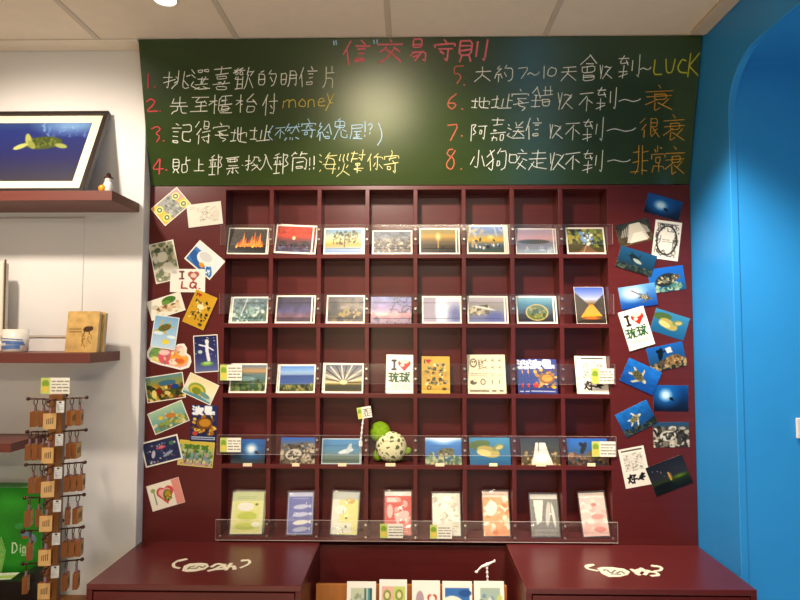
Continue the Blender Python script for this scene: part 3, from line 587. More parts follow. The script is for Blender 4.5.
PIC['night'] = Pic(W, H).g((0, '#2b2f3a'), (55, '#3d3f45'), (62, '#3a4a1e'), (100, '#10140e')).e(76, 54, 10, 16, '#c99a4a', soft=.9).l([(76, 66), (74, 40)], 4, '#d8b060').e(110, 62, 36, 8, '#6a8a2a', soft=.8).e(40, 78, 40, 10, '#151a12').s_(181, 14, (6, 6, 140, 46), .6, 1.4, ['#c9ced6'])
# cubby rows: landscape photographs
BL = '#3a5f9a'
PIC['bonfire'] = Pic(W, H, '#2e2a24', 1.7).g((0, '#4a4438'), (70, '#2b2620'), (100, '#14110e'))
for k_, (fx_, fh_) in enumerate([(38, 22), (48, 34), (58, 56), (66, 36), (78, 30), (88, 44), (98, 62), (108, 48), (118, 58), (126, 26)]):
    PIC['bonfire'].p([(fx_-9, 74), (fx_-4, 74-fh_*.5), (fx_+2, 74-fh_), (fx_+4, 74-fh_*.55), (fx_+9, 74)], ['#d8741a', '#c4560f', '#e8962a'][k_ % 3]).p([(fx_-5, 74), (fx_, 74-fh_*.55), (fx_+5, 74)], '#f0b040')
PIC['bonfire'].r(20, 72, 140, 80, '#3a2412').s_(201, 20, (30, 62, 132, 74), 2, 5, ['#f4c860', '#e08a1e']).b(5)
PIC['red_sunset'] = Pic(W, H).g((0, '#b8382a'), (38, '#d8502c'), (58, '#6a3a4a'), (100, '#4a5068')).e(72, 46, 6, 6, '#f8e0b0').s_(211, 14, (0, 10, W, 30), 8, 20, ['#7a2422', '#e0683a'], .5, .3).e(30, 66, 14, 9, '#241c20').e(74, 70, 13, 8, '#2a2024').e(118, 66, 16, 9, '#241c22').s_(212, 20, (4, 74, 144, 94), 5, 12, ['#9aa0b4', '#6a6a80'], .6, .3).b(5)
PIC['tree_sky'] = Pic(W, H).g((0, '#6f9fd0'), (45, '#e8dca4'), (66, '#d8a84a'), (80, '#9ab0c8'), (100, '#6f86a8')).s_(221, 70, (34, 14, 130, 62), 2, 7, ['#6a6a3c', '#3f4a3a', '#8a8a4a'], .8).l([(78, 72), (80, 30)], 4, '#4a3a2a').b(5)
PIC['driftwood'] = Pic(W, H).g((0, '#5c6a80'), (45, '#8a8a86'), (55, '#4a4238'), (100, '#4e4436')).n(231, .25, 14).s_(232, 90, (4, 38, 144, 96), 2, 7, ['#b0a488', '#2a251e', '#7a6c52', '#d0c6ac']).b(5)
PIC['gold_sea'] = Pic(W, H).g((0, '#8a8a58'), (32, '#c9a54a'), (56, '#6c5a34'), (100, '#28231a')).e(74, 34, 14, 22, '#f6e3a0', soft=.9).l([(74, 52), (74, 84)], 5, '#e8c870', .7).s_(241, 18, (10, 78, 138, 96), 4, 10, ['#1a1611', '#3f3726']).b(5)
PIC['blue_beach'] = Pic(W, H).g((0, '#4f7fc4'), (30, '#9aa8c0'), (52, '#e6b83a'), (66, '#6c7a86'), (100, '#4a5a48')).s_(251, 12, (0, 6, W, 34), 8, 20, ['#d6d8dc', '#e8c87a'], .6, .35).s_(252, 22, (20, 50, 136, 82), 3, 7, ['#c8b080', '#2f3a40', '#dfe4ea']).e(92, 42, 16, 10, '#f6dc86', soft=.8).b(5)
PIC['pink_coast'] = Pic(W, H).g((0, '#a9a0b4'), (40, '#cfa8ac'), (58, '#8c8a9a'), (100, '#a9bcc8')).e(70, 52, 60, 9, '#5a5a52').s_(261, 10, (4, 74, 140, 92), 5, 12, ['#d8dfe4', '#8fa8b8'], .6, .35).b(4)
PIC['forest_path'] = Pic(W, H).g((0, '#6a7a3c'), (100, '#5a4a24')).s_(271, 90, (0, 0, W, 70), 5, 12, ['#8a9a3a', '#3f4a24', '#b8ac4a', '#2a301a', '#6f7a34']).s_(272, 26, (56, 20, 100, 70), 3, 8, ['#dfe8f0', '#8ab0e0', '#f6f4ea']).p([(70, 68), (82, 68), (120, 98), (40, 98)], '#8a6a4a').l([(76, 66), (60, 98)], 2, '#d8c090').b(5)
PIC['grey_reef'] = Pic(W, H).g((0, '#8aa0a8'), (100, '#66827c')).n(281, .3, 12).s_(282, 60, (4, 40, 144, 96), 3, 9, ['#9ab8ac', '#4f6a62', '#c8d4cc', '#7a8a70']).l([(60, 10), (40, 70)], 3, '#dfe6e8').b(5)
PIC['violet_dusk'] = Pic(W, H).g((0, '#3a3448'), (55, '#5a5480'), (75, '#8a6a78'), (100, '#2a2430')).n(291, .15).l([(68, 6), (66, 60)], 2, '#8a84a8', .6).b(5)
PIC['dark_valley'] = Pic(W, H).g((0, '#4a4440'), (45, '#8a8070'), (62, '#3a3224'), (100, '#7a6a3a')).n(301, .3).s_(302, 30, (50, 50, 144, 96), 4, 10, ['#c8a84a', '#3a2e1a', '#a08a3a', '#241c12']).e(30, 40, 26, 30, '#2a2624', soft=.8).b(5)
PIC['branches'] = Pic(W, H).g((0, '#7a86b8'), (50, '#a890b4'), (66, '#d8a0a0'), (100, '#7a6a80')).n(311, .12).scr(312, 14, (70, 2, 146, 60), 3, '#3f3a54', 14).e(40, 66, 24, 4, '#f0d0c0').s_(313, 20, (0, 78, W, 98), 4, 9, ['#5f5468', '#9a8a98'])
PIC['cave'] = Pic(W, H).g((0, '#d8dce8'), (100, '#b8bcd0')).r(0, 0, 52, 100, '#b0a8b4').e(74, 48, 30, 60, '#f2f2f4', soft=.6).e(128, 70, 36, 50, '#7f86b0', soft=.7).lines(8, 18, 140, 6, 13, '#b8b0bc', 4, 1.4, .5).b(5)  # pale ground and soft white ellipse paint a glossy reflection into the print
PIC['aerial'] = Pic(W, H).g((0, '#c9c4d0'), (40, '#a8a4a0'), (100, '#7f88b4')).s_(321, 40, (6, 36, 80, 66), 4, 10, ['#8a8a64', '#d8d0b8', '#6a6c50', '#c0b8a0']).e(108, 78, 50, 30, '#747cae', soft=.6).e(64, 44, 44, 4, '#e6e2dc', 10).b(5)
PIC['island'] = Pic(W, H).g((0, '#9ac0c8'), (35, '#4f8aa0'), (70, '#2e3a4a'), (100, '#20242e')).e(80, 60, 44, 30, '#c9b87a').e(80, 60, 39, 26, '#6a7a34').s_(331, 30, (54, 44, 108, 76), 4, 8, ['#8a8a44', '#3f5a24', '#a09a5a']).b(5)
PIC['gorge'] = Pic(H, W).g((0, '#4f6fc0'), (50, '#b8c0d8'), (70, '#8a6a3a'), (148, '#2a1c10')).p([(0, 20), (44, 70), (36, 130), (0, 140)], '#5a5244').p([(100, 26), (62, 72), (70, 130), (100, 140)], '#4a443a').p([(48, 72), (60, 72), (88, 118), (16, 122)], '#e8a83a').e(52, 126, 40, 9, '#c87a1e', soft=.6).b(2)
PIC['green_bay'] = Pic(W, H).g((0, '#5a7fae'), (26, '#c8a06a'), (40, '#6a8a8c'), (100, '#3f5a3a')).s_(341, 40, (4, 54, 144, 96), 5, 11, ['#4f6a34', '#7a8a4a', '#33482a', '#8a9a6a']).e(60, 52, 40, 8, '#8fb0ae').b(6)
PIC['horizon'] = Pic(W, H).g((0, '#4f8fd0'), (34, '#b0c8e0'), (40, '#2f5a9a'), (66, '#3f6aa8'), (74, '#5f6a44'), (100, '#4a4a24')).s_(351, 40, (4, 72, 144, 96), 4, 9, ['#7a7a3a', '#3a421e', '#a09a5a']).b(6)
PIC['sunburst'] = Pic(W, H).g((0, '#5a6478'), (50, '#c8c0a8'), (66, '#d8b43a'), (74, '#4a4a2a'), (100, '#5a5428')).b(0.1)
for k in range(14):
    a = math.pi*(1+k/13); PIC['sunburst'].l([(74+14*math.cos(a), 64+10*math.sin(a)), (74+90*math.cos(a), 64+64*math.sin(a))], 5, ['#e8e4d8', '#4a4a50'][k % 2], .8)
PIC['sunburst'].e(74, 64, 14, 7, '#f8ecb0').b(6)
PIC['gold_scene2'] = Pic(H, W, '#d9b450').heart(24, 20, 10, '#c23a20').l([(10, 14), (10, 28)], 4, '#4a3010').s_(361, 60, (14, 30, 88, 116), 2, 7, ['#5a5a3c', '#8a8a58', '#f0e8b4', '#3e3a22', '#b0aa7a']).t('O', 20, 118, 14, 16, 3, '#4a3a14').e(80, 130, 8, 6, '#6c5b24').b(2, '#e3c660')
PIC['cartoon'] = Pic(H, W, '#efe6c8').e(26, 32, 15, 17, '#4a4436').e(26, 32, 11, 13, '#e9deba').e(22, 28, 3, 3, '#2a261e').e(31, 28, 3, 3, '#2a261e').scr(371, 12, (48, 16, 90, 60), 2, '#6a6250', 7).lines(14, 72, 84, 2, 8, '#8a8068', 6, 1.8).e(24, 106, 14, 9, '#6a6452').e(30, 98, 7, 7, '#e9deba').e(64, 104, 11, 12, '#7a725c').e(64, 104, 7, 8, '#ece2c2').lines(10, 138, 90, 1, 5, '#4a4438', 7, 6)
PIC['blue_fish2'] = Pic(H, W).g((0, '#4a5aa0'), (148, '#3a468a')).s_(381, 60, (20, 46, 96, 120), 4, 10, ['#b88a3a', '#e0b450', '#6a4a2a', '#f0dca0', '#3a3f70']).e(62, 84, 28, 22, '#a06f2c').e(64, 82, 19, 14, '#d8a84a').e(24, 112, 10, 10, '#c84a4a').t('渡島', 4, 6, 42, 36, 8, '#f0f2f4').lines(8, 138, 92, 1, 5, '#dfe4f0', 3, 5)
PIC['tile_white'] = sea_diver(gx=86, gy=40, glow='#eef4f8', deep='#4a4a4c')
PIC['sand_turtle'] = Pic(W, H).g((0, '#2f6fc0'), (30, '#6f7a86'), (100, '#6a5a48')).s_(391, 110, (0, 24, W, 100), 4, 11, ['#a89c88', '#5a5044', '#c8bca8', '#7a6e5e', '#3f3830']).e(56, 64, 34, 20, '#d0c8b8', -8).s_(392, 20, (34, 50, 82, 78), 3, 6, ['#4a443c', '#6a6256'])
PIC['pale_ray'] = Pic(W, H).g((0, '#5f9ac8'), (50, '#6a9ab4'), (72, '#7f8f84'), (100, '#5f6f64')).e(92, 50, 30, 8, '#dfe6e4', -14).e(104, 40, 8, 22, '#cfd8d8', 20).b(3, '#c8d4d8')
PIC['reef_top'] = Pic(W, H).g((0, '#e6f0f6'), (16, '#5a9ad8'), (60, '#3a7ab8'), (100, '#6a7a5a')).e(74, 4, 60, 26, '#f4f8fa', soft=.9).s_(401, 60, (0, 62, W, 100), 5, 12, ['#8a9a7a', '#b8c0a0', '#5f7a6a', '#c8b88a']).e(84, 54, 36, 16, '#7a7a5a', -8).s_(402, 18, (58, 44, 110, 64), 3, 6, ['#b8b090', '#4a5244'])
PIC['deck'] = Pic(W, H).g((0, '#2f3c46'), (100, '#7a6440')).s_(411, 50, (0, 50, W, 100), 4, 9, ['#a08a58', '#4a4434', '#c0a872']).p([(56, 16), (96, 16), (120, 98), (38, 98)], '#e6e0d4').e(78, 76, 24, 20, '#f4efe6').l([(56, 14), (44, 70)], 4, '#20221f').l([(96, 14), (112, 70)], 4, '#20221f').l([(70, 14), (66, 50)], 3, '#4a4a44')
PIC['reef_person'] = Pic(W, H).g((0, '#2f7ac8'), (60, '#3f74a0'), (100, '#4a4638')).s_(421, 70, (0, 58, W, 100), 5, 12, ['#7a5a48', '#a88a68', '#4a3a30', '#8a6a5a']).e(60, 36, 9, 24, '#1c2630', 25).e(52, 22, 8, 7, '#141c24').e(96, 62, 34, 18, '#7a6a50', -12)
# packets, portrait, 92 x 150
def packet(bg): return Pic(92, 150, bg, 2.0)
PIC['p_lime'] = packet('#e6e6b0').r(0, 0, 92, 30, '#cfd6a0').r(10, 34, 80, 142, '#e3e394').e(40, 52, 24, 16, '#f0eee0').e(46, 86, 28, 16, '#c8d25a').e(44, 122, 30, 14, '#cdd562').e(72, 116, 12, 10, '#eef0d8').e(72, 44, 4, 4, '#7a7a3a').lines(14, 16, 70, 2, 6, '#9aa86a', 3)
PIC['p_whale'] = packet('#7a80b8').r(0, 0, 92, 14, '#c8cadc').b(3, '#aeb2d2').lines(18, 22, 74, 1, 5, '#c8cce4', 3)
for y, q in ((52, 0), (80, 0), (108, 1), (132, 0)):
    c = ['#c8cce0', '#f0efe4'][q]; PIC['p_whale'].e(48, y, 28, 8, c, -6).p([(72, y-2), (86, y-10), (86, y+6)], c)
PIC['p_yellow'] = packet('#e9e49a').r(0, 0, 92, 26, '#c8ccc0').r(0, 26, 26, 150, '#e6e6d4').e(64, 30, 16, 10, '#d2b86a').e(30, 62, 22, 16, '#f0efe0').r(8, 110, 70, 144, '#ecebd8').e(52, 92, 4, 4, '#8a7a4a').e(52, 122, 4, 5, '#8a7a4a').l([(40, 64), (40, 76)], 2, '#8a8a9a').l([(40, 132), (44, 144)], 2, '#8a8a9a')
PIC['p_red'] = packet('#d86a5e').r(0, 0, 92, 14, '#e9e2d6').r(8, 22, 44, 36, '#f0d8ce').e(18, 68, 10, 24, '#eec8be').s_(441, 26, (40, 24, 86, 110), 5, 11, ['#eab4aa', '#c84e46', '#f0cfc6']).e(60, 84, 26, 16, '#f0c6bc', -20).r(4, 110, 88, 146, '#e9b4a6', .5).lines(14, 122, 80, 3, 8, '#f6e6dc', 3)
PIC['p_white'] = packet('#e9e4d4').s_(451, 40, (6, 16, 86, 120), 5, 14, ['#c9c6b0', '#f6f2e6', '#b6b49a', '#dedac6']).lines(20, 118, 80, 3, 8, '#9a9684', 3).b(3, '#f2eee2')
PIC['p_orange'] = packet('#e9a878').r(0, 0, 92, 18, '#ecd6c6').s_(461, 50, (4, 24, 88, 146), 5, 12, ['#f0c8a4', '#dd8a52', '#f4dcc4', '#e2a06c']).e(30, 58, 20, 26, '#f4e2d0', 20).lines(12, 10, 76, 1, 5, '#c88a5a', 3)
PIC['p_grey'] = packet('#8f8f86').r(0, 0, 92, 16, '#cfccc2').r(4, 18, 88, 146, '#7f8078').p([(10, 22), (44, 22), (36, 96), (18, 110)], '#dcd9cf').e(58, 70, 8, 44, '#c6c4ba', 6).e(76, 74, 5, 44, '#d6d3c8', -6).lines(10, 128, 84, 3, 7, '#d6d3c8', 3)
PIC['p_pink'] = packet('#ecc8bc').r(0, 0, 92, 16, '#f0e2d4').s_(481, 26, (6, 30, 86, 140), 6, 16, ['#f0d6ca', '#e6b8ae', '#f2ded2']).e(58, 84, 22, 10, '#dd9f94').e(62, 128, 22, 10, '#da9488').e(50, 42, 10, 6, '#c8867c')
# rack cards and labels
PIC['r1'] = Pic(92, 130, '#f2eee4').r(12, 15, 80, 126, '#c9cfb4').s_(501, 30, (14, 26, 60, 124), 4, 9, ['#9aa88a', '#d8c86a', '#a0a8a4']).r(54, 15, 62, 126, '#3f7f86').r(66, 15, 72, 126, '#5a9aa0').r(74, 15, 80, 126, '#2f5f5c')
PIC['r2'] = Pic(92, 130, '#f2eee4').r(8, 15, 46, 126, '#e6b8a8').r(46, 15, 86, 126, '#c8d27a').e(26, 34, 13, 12, '#8a9a4a').e(26, 34, 7, 7, '#e9dcb0').e(66, 33, 13, 12, '#8a9a4a').e(66, 33, 7, 7, '#e9dcb0').s_(502, 10, (10, 70, 84, 124), 4, 9, ['#d89a8a', '#a8b85a'])
PIC['r3'] = Pic(92, 130, '#f2eee4').e(26, 40, 13, 18, '#b8a0a8').e(26, 56, 14, 10, '#d8c8c0').heart(66, 42, 16, '#c8584c').e(66, 40, 10, 8, '#f2eee4').lines(16, 100, 78, 3, 8, '#8a8a8a', 3)
PIC['r4'] = Pic(92, 130, '#f2eee4').r(8, 15, 84, 126, '#3f78b8').e(30, 58, 40, 26, '#efeee0').e(64, 66, 24, 14, '#e8d85a').e(70, 26, 20, 8, '#2a5a98')
PIC['r5'] = Pic(92, 130, '#f2eee4').r(18, 15, 80, 126, '#a8bcb0').s_(505, 40, (20, 28, 78, 124), 4, 10, ['#7a9ab0', '#c8d08a', '#8a8ab0', '#5f8a6a', '#d8dcc8'])
def label_pic(seed): return Pic(62, 36, '#f0ebdc', 1.5).r(0, 0, 20, 36, '#c9d27a').e(10, 13, 8, 8, '#8aa83a').e(10, 25, 7, 7, '#e3c95a').lines(24, 8, 60, 4, 7, '#5a5650', seed, 2.2)

# ================================================================== POSTCARDS PINNED ON THE SIDE PANELS
def pin(pic, c, layer, label, group, name='postcard'):
    q = [P(x, y, -.001) for x, y in c]; v = (q[1]-q[0]+q[2]-q[3])/2; h_ = (q[0]-q[3]+q[1]-q[2])/2
    wd = math.hypot(v[0], v[2]); ht = abs((h_[0]*-v[2]+h_[2]*v[0])/wd); ang = math.atan2(v[2], v[0]); ce = sum(q)/4
    o = card_obj(name, wd, ht, PIC[pic], .0006); o.location = (ce[0], -(.0009+.0013*layer), ce[2]); o.rotation_euler = (0, -ang, 0)
    return tag(o, label, 'postcard', group)
GL, GR = 'postcards pinned on the left panel', 'postcards pinned on the right panel'
pin('four', [(150.4, 209), (176.8, 187), (191, 204), (165.4, 226)], 0, 'yellow postcard of four round motifs around a grey strip, topmost on the left panel', GL)
pin('pencil', [(186.7, 205.5), (221.3, 200.7), (222.7, 224), (188.7, 227.6)], 1, 'white postcard with a faint pencil drawing near the top of the left panel', GL)
pin('leaves', [(149, 245), (174, 239), (180, 279), (155.5, 284)], 0, 'upright grey green postcard of leaves beside the white wall', GL)
pin('wave', [(199.5, 239.5), (225.5, 261.6), (209.4, 279.8), (184.4, 258.8)], 0, 'tilted postcard of a white creature over a blue wave', GL)
pin('ilq', [(171, 269), (205.7, 269), (205, 292.5), (169.7, 292)], 1, 'white postcard reading I heart L.Q. in red brown letters', GL)
pin('green_turtle', [(147, 302), (181.6, 291), (184.7, 310.4), (151.8, 321)], 2, 'cream postcard of a green and brown turtle below the I heart card', GL)
pin('gold_scene', [(197.5, 291), (220, 297.7), (201.5, 331), (182, 319.5)], 3, 'gold yellow upright postcard with dark little figures, tilted right', GL)
pin('sky_turtle', [(157, 316), (182.5, 317), (173, 351), (149, 345.5)], 3, 'pale blue postcard of a flying turtle above a yellow sun', GL)
pin('mermaid', [(193.4, 336), (217.8, 334), (218.7, 371.8), (194.3, 372.8)], 0, 'upright dark blue postcard of a white mermaid on a turtle', GL)
pin('animals', [(145, 377.5), (183, 371.8), (185.5, 397.5), (146.5, 403.5)], 0, 'postcard crowded with green, gold and red animals', GL)
pin('snail', [(188, 371), (219.7, 385.5), (210, 405.4), (184, 393)], 1, 'cream postcard of a big green shelled creature on water, tilted right', GL)
pin('underwater', [(146.5, 414), (182.3, 399.7), (189.3, 420.3), (156.3, 435)], 1, 'pale green underwater postcard with a yellow fish and turtle', GL)
pin('blue_fish', [(193.4, 404.5), (218.7, 406), (215.6, 441.6), (188.6, 441)], 2, 'upright navy postcard with white characters above a golden fish on the left panel', GL)
pin('palms', [(180.7, 439.4), (214.6, 442.5), (213, 468), (176.6, 464.7)], 1, 'postcard of palms and pink flowers under the navy fish card', GL)
pin('sea_life', [(142.7, 442.5), (179, 433.6), (181.7, 458.4), (144.3, 468.5)], 2, 'dark navy postcard of small sea creatures beside the white wall', GL)
pin('heart_turtle', [(146, 487), (179, 476.4), (184.5, 502.7), (152.8, 511.3)], 0, 'cream and pink postcard of a turtle in a red heart, lowest on the left panel', GL)
# die-cut card with a wavy outline
out = [(147, 352), (150, 346.5), (157, 344.5), (166, 345.5), (172, 349), (178, 344), (184, 343.5), (187, 348), (186.5, 353), (190.5, 356), (191.5, 362), (189, 367.5), (181, 370), (171, 367.5), (160, 365), (150.5, 361.5), (147, 357)]
cc = P(169, 357, -.001); cw = [P(x, y, -.001)-cc for x, y in out]
dc = thing('die_cut_postcard', 'wavy edged die cut postcard in pink, orange and green', 'postcard', (cc[0], -.0010, cc[2]), group=GL)
MB().prism([(q[0], q[2]) for q in cw], lambda u, v, d: (u, d, v), .0006).build('card', M['paper'], dc)
pc = Pic(150, 90, '#e8b0a8', 2.6).e(30, 36, 24, 22, '#6f9a4a').e(26, 56, 18, 12, '#d8cf7a').e(64, 44, 26, 28, '#d95a6a').e(58, 30, 18, 10, '#f0c8c0').e(108, 50, 30, 26, '#e9a03a').e(122, 28, 18, 16, '#f0d6c0').e(92, 62, 18, 10, '#f3e2c8').e(112, 60, 14, 9, '#d8642a').s_(601, 16, (10, 16, 140, 76), 3, 6, ['#f0e0a0', '#c84a6a', '#5a8a5a'])
sub = [(q[0]*.90, q[2]*.86) for q in cw]; ny_, nx_ = pc.X.shape; gv = []; gf = []; gc = []
bw0, bw1 = min(q[0] for q in cw), max(q[0] for q in cw); bz0, bz1 = min(q[2] for q in cw), max(q[2] for q in cw)
ins = Pic(150, 90, '#000000', 2.6).p([((u-bw0)/(bw1-bw0)*150, (bz1-v)/(bz1-bz0)*90) for u, v in sub], '#ffffff').A[..., 0] > .5
for j in range(ny_):
    for i in range(nx_): gv.append((bw0+(bw1-bw0)*i/(nx_-1), -.0003, bz1-(bz1-bz0)*j/(ny_-1)))
for j in range(ny_-1):
    for i in range(nx_-1):
        if ins[j:j+2, i:i+2].all(): a = j*nx_+i; gf.append((a, a+nx_, a+nx_+1, a+1))
pm = bpy.data.meshes.new('printed_front'); pm.from_pydata(gv, [], gf); ca = pm.color_attributes.new('Col', 'FLOAT_COLOR', 'POINT')
c4 = np.ones((len(gv), 4)); c4[:, :3] = lin(pc.A.reshape(-1, 3)); ca.data.foreach_set('color', c4.astype(np.float32).ravel()); pm.materials.append(M['print'])
po = bpy.data.objects.new('printed_front', pm); COL.objects.link(po); po.parent = dc

pin('glow1', [(650, 192.7), (682.6, 202), (679, 221.6), (641.8, 211)], 0, 'deep blue postcard of a diver under a white glow, topmost on the right panel', GR)
pin('ship', [(615.5, 226.7), (649.4, 216), (652.8, 241), (619.7, 246.5)], 0, 'dark postcard of a pale striped deck on the right panel', GR)
pin('ornament', [(655.7, 219.6), (682.6, 223), (677, 261.5), (651, 257.8)], 1, 'upright white postcard with a black drawn wreath of figures', GR)
pin('dark_turtle', [(620.6, 245.7), (657, 256), (651, 277.6), (615.5, 265.8)], 2, 'dark teal postcard of a turtle swimming above a grey sea bed', GR)
pin('big_turtle', [(647, 269.7), (683.4, 265), (685.4, 289), (651, 293.8)], 1, 'bright blue postcard of a large spotted turtle over pale coral', GR)
pin('white_glow_turtle', [(618, 288), (653, 282.5), (658.8, 304.5), (621, 310)], 2, 'blue postcard of a small turtle in a pale glow above the I heart card', GR)
pin('i_love', [(617.7, 313), (643, 305.4), (654.5, 344), (629, 351.3)], 3, 'white I heart postcard with green characters pinned on the right panel', GR)
pin('yellow_turtle', [(655, 308), (690, 318), (683.4, 341.3), (651, 330)], 0, 'blue green postcard of a yellow bellied turtle pinned against the blue wall edge', GR)
pin('photographer', [(645.5, 349.5), (682, 340.5), (687.5, 366), (651.5, 372)], 1, 'postcard of a dark diver beside a turtle on brown reef', GR)
pin('swim_turtle', [(629, 357), (662, 373), (652, 394.5), (619, 381)], 2, 'blue postcard of a pale flippered turtle tilted down to the right', GR)
pin('glow2', [(654, 385), (688.4, 385.5), (688.4, 411.6), (653, 411)], 0, 'straight hung blue postcard of a diver beside a white sun glow', GR)
pin('reef_turtle', [(615.5, 415), (646.4, 399), (657.5, 423), (625.4, 438)], 1, 'blue postcard of a small turtle above dark reef, tilted up to the right', GR)
pin('head', [(653.6, 422.4), (688.4, 422), (690, 447), (653, 447.6)], 0, 'postcard with a close view of a grey patterned turtle head', GR)
pin('good', [(618.5, 450), (645, 445), (650, 484.5), (625.5, 489)], 0, 'upright white postcard with small text and two thick black characters on the right panel', GR)
pin('night', [(647, 468.6), (680.6, 453.6), (694, 483), (654.5, 496)], 1, 'dark night postcard with a lit figure and green grass, lowest on the right panel', GR)

# ================================================================== POSTCARDS IN THE PIGEONHOLES
def stop(r): return zs[r+1]+TH/2          # top of the shelf a row stands on
def cell(r, pic, x0, x1, yt, label, group, roll=0.0, lean=16, rear=(), Y0=.007, t=.0012, name='postcard', mat_='print'):
    xm = (x0+x1)/2; a = P(x0, yt+10, Y0+.012); b = P(x1, yt+10, Y0+.012); wd = b[0]-a[0]; la = math.radians(lean)
    zb = stop(r)+.0005; ht = (P(xm, yt, Y0+.026)[2]-zb)/math.cos(la); ro = math.radians(roll)
    o = card_obj(name, wd, ht, PIC[pic], t, 'bottom', mat_); zo = abs(math.sin(ro))*wd/2
    o.location = ((a[0]+b[0])/2, Y0, zb+zo); o.rotation_euler = (-la, -ro, 0); tag(o, label, 'postcard', group)
    for k, (dx, dz, lb) in enumerate(rear):
        c = o.copy(); COL.objects.link(c); c.location = (o.location[0]+dx*.0029, Y0+(t+.0016)*(k+1)/math.cos(la), zb+zo)
        c.rotation_euler = (-la, -ro+math.radians(dz), 0)
        if dz: c.location[2] = zb+abs(math.sin(-c.rotation_euler[1]))*wd/2
        tag(c, lb, 'postcard', group)
    return o
G1, G2, G3, G4 = ['postcards in the %s row of pigeonholes' % q for q in ordn[:4]]
cell(0, 'bonfire', 227.6, 267.4, 228, 'postcard of orange flames in the top left pigeonhole', G1, -.6, rear=[(1.8, 0, 'white edge of the postcard behind the orange flames card')])
cell(0, 'red_sunset', 274.6, 312.6, 225.5, 'postcard of a red sunset over sea rocks in the top row', G1, -2.2, rear=[(3.9, .8, 'white edged postcard peeking out right of the red sunset card')])
cell(0, 'tree_sky', 323.8, 363, 228, 'postcard of a bushy tree against a golden sky in the top row', G1, .4, rear=[(2.2, 0, 'postcard edge peeking out right of the bushy tree card')])
cell(0, 'driftwood', 372.2, 412.4, 230.6, 'postcard of a grey rocky shore in the top row', G1, .3)
cell(0, 'gold_sea', 419.4, 457, 228, 'postcard of a golden sun path on the sea in the top row', G1, 0, rear=[(3.4, 0, 'postcard edge peeking out right of the golden sun path card')])
cell(0, 'blue_beach', 466.7, 505.2, 225, 'postcard of a yellow dawn under a blue cloudy sky in the top row', G1, -.3, rear=[(2.3, -.5, 'postcard right behind the yellow dawn card'), (4.4, -1, 'rearmost white edged postcard behind the yellow dawn card')])
cell(0, 'pink_coast', 515.6, 554, 228.5, 'postcard of a pink evening coast in the top row', G1, 0, rear=[(3.2, .6, 'white edged postcard peeking out right of the pink coast card')])
cell(0, 'forest_path', 566.4, 605, 227.4, 'postcard of a path between trees in the top right pigeonhole', G1, 0)
cell(1, 'grey_reef', 231.5, 268.4, 296.8, 'grey green reef postcard at the left end of the second row', G2, .2, rear=[(-2.4, .3, 'postcard edge peeking out left of the grey green reef card')])
cell(1, 'violet_dusk', 275.6, 312.4, 295.4, 'dark violet dusk postcard in the second row', G2, 0, rear=[(3.2, 0, 'postcard edge peeking out right of the violet dusk card')])
cell(1, 'dark_valley', 326.3, 364.9, 295.2, 'brown postcard of a dim valley with gold light in the second row', G2, 0)
cell(1, 'branches', 370.8, 411.4, 296.8, 'borderless lilac postcard of branches over a pink horizon in the second row', G2, 0)
cell(1, 'cave', 422, 461.4, 296, 'very pale washed out postcard with a painted white glare in the second row', G2, 0)
cell(1, 'aerial', 467.4, 505.6, 296, 'pale lilac aerial postcard of a coast in the second row', G2, 0, rear=[(3.2, .4, 'white edged postcard peeking out right of the pale aerial coast card')])
cell(1, 'island', 516.4, 554.4, 296, 'postcard of a round green island in the second row', G2, 0, rear=[(3.2, .5, 'white edged postcard peeking out right of the green island card')])
cell(1, 'gorge', 575.6, 605.4, 286.8, 'upright postcard of an orange lit gorge at the right end of the second row', G2, 0)
cell(2, 'green_bay', 229.8, 267, 363.4, 'white bordered postcard of a green bay at the left end of the third row', G3, 0)
cell(2, 'horizon', 278.6, 315.4, 364.6, 'white bordered postcard of a blue sea horizon in the third row', G3, .4, rear=[(-2.4, .6, 'white edged postcard peeking out left of the blue sea horizon card')])
cell(2, 'sunburst', 323.8, 363.4, 363.4, 'white bordered postcard of rays bursting from a low sun in the third row', G3, -.2, rear=[(-2, .5, 'white edged postcard peeking out left of the sunburst card')])
cell(2, 'i_love', 387, 413.2, 355, 'upright white I heart postcard with green characters standing in the third row', G3, 0, rear=[(-1.6, .8, 'white postcard edge behind the standing I heart card')])
cell(2, 'gold_scene2', 421.6, 449.8, 356.6, 'upright gold postcard with small dark figures standing in the third row', G3, -.4)
cell(2, 'cartoon', 467.6, 491.6, 354.8, 'front cream cartoon postcard of a fan of three in the third row', G3, 0, rear=[(8.6, 0, 'middle cream cartoon postcard of the fan of three'), (17, 0, 'rear right cream cartoon postcard of the fan of three')])
cell(2, 'blue_fish2', 529, 557, 359.4, 'front right navy golden fish postcard of the fan of three', G3, -1, rear=[(-6.5, -1, 'middle navy golden fish postcard of the fan of three'), (-13, -1, 'leftmost navy golden fish postcard of the fan of three')])
cell(2, 'good', 579.5, 607.5, 356.4, 'upright white postcard with two thick black characters standing in the third row', G3, -.6, rear=[(-4, 0, 'white postcard edge left behind the standing black character card')])
cell(3, 'tile_white', 231.6, 265.2, 439, 'borderless blue diver postcard at the left end of the fourth row', G4, 0)
cell(3, 'sand_turtle', 280.6, 315.2, 437.4, 'borderless postcard of a turtle hiding in grey sand in the fourth row', G4, 0)
cell(3, 'pale_ray', 321.8, 360.6, 438.4, 'pale blue postcard of a white gliding shape left of the plush turtle', G4, 0, rear=[(1.2, 0, 'postcard edge behind the pale gliding shape card')])
cell(3, 'reef_top', 425.2, 461.6, 437.8, 'postcard of a turtle on a green reef under bright water in the fourth row', G4, 0)
cell(3, 'yellow_turtle', 469.6, 510.4, 437.6, 'borderless postcard of a yellow bellied turtle standing in the fourth row', G4, 0)
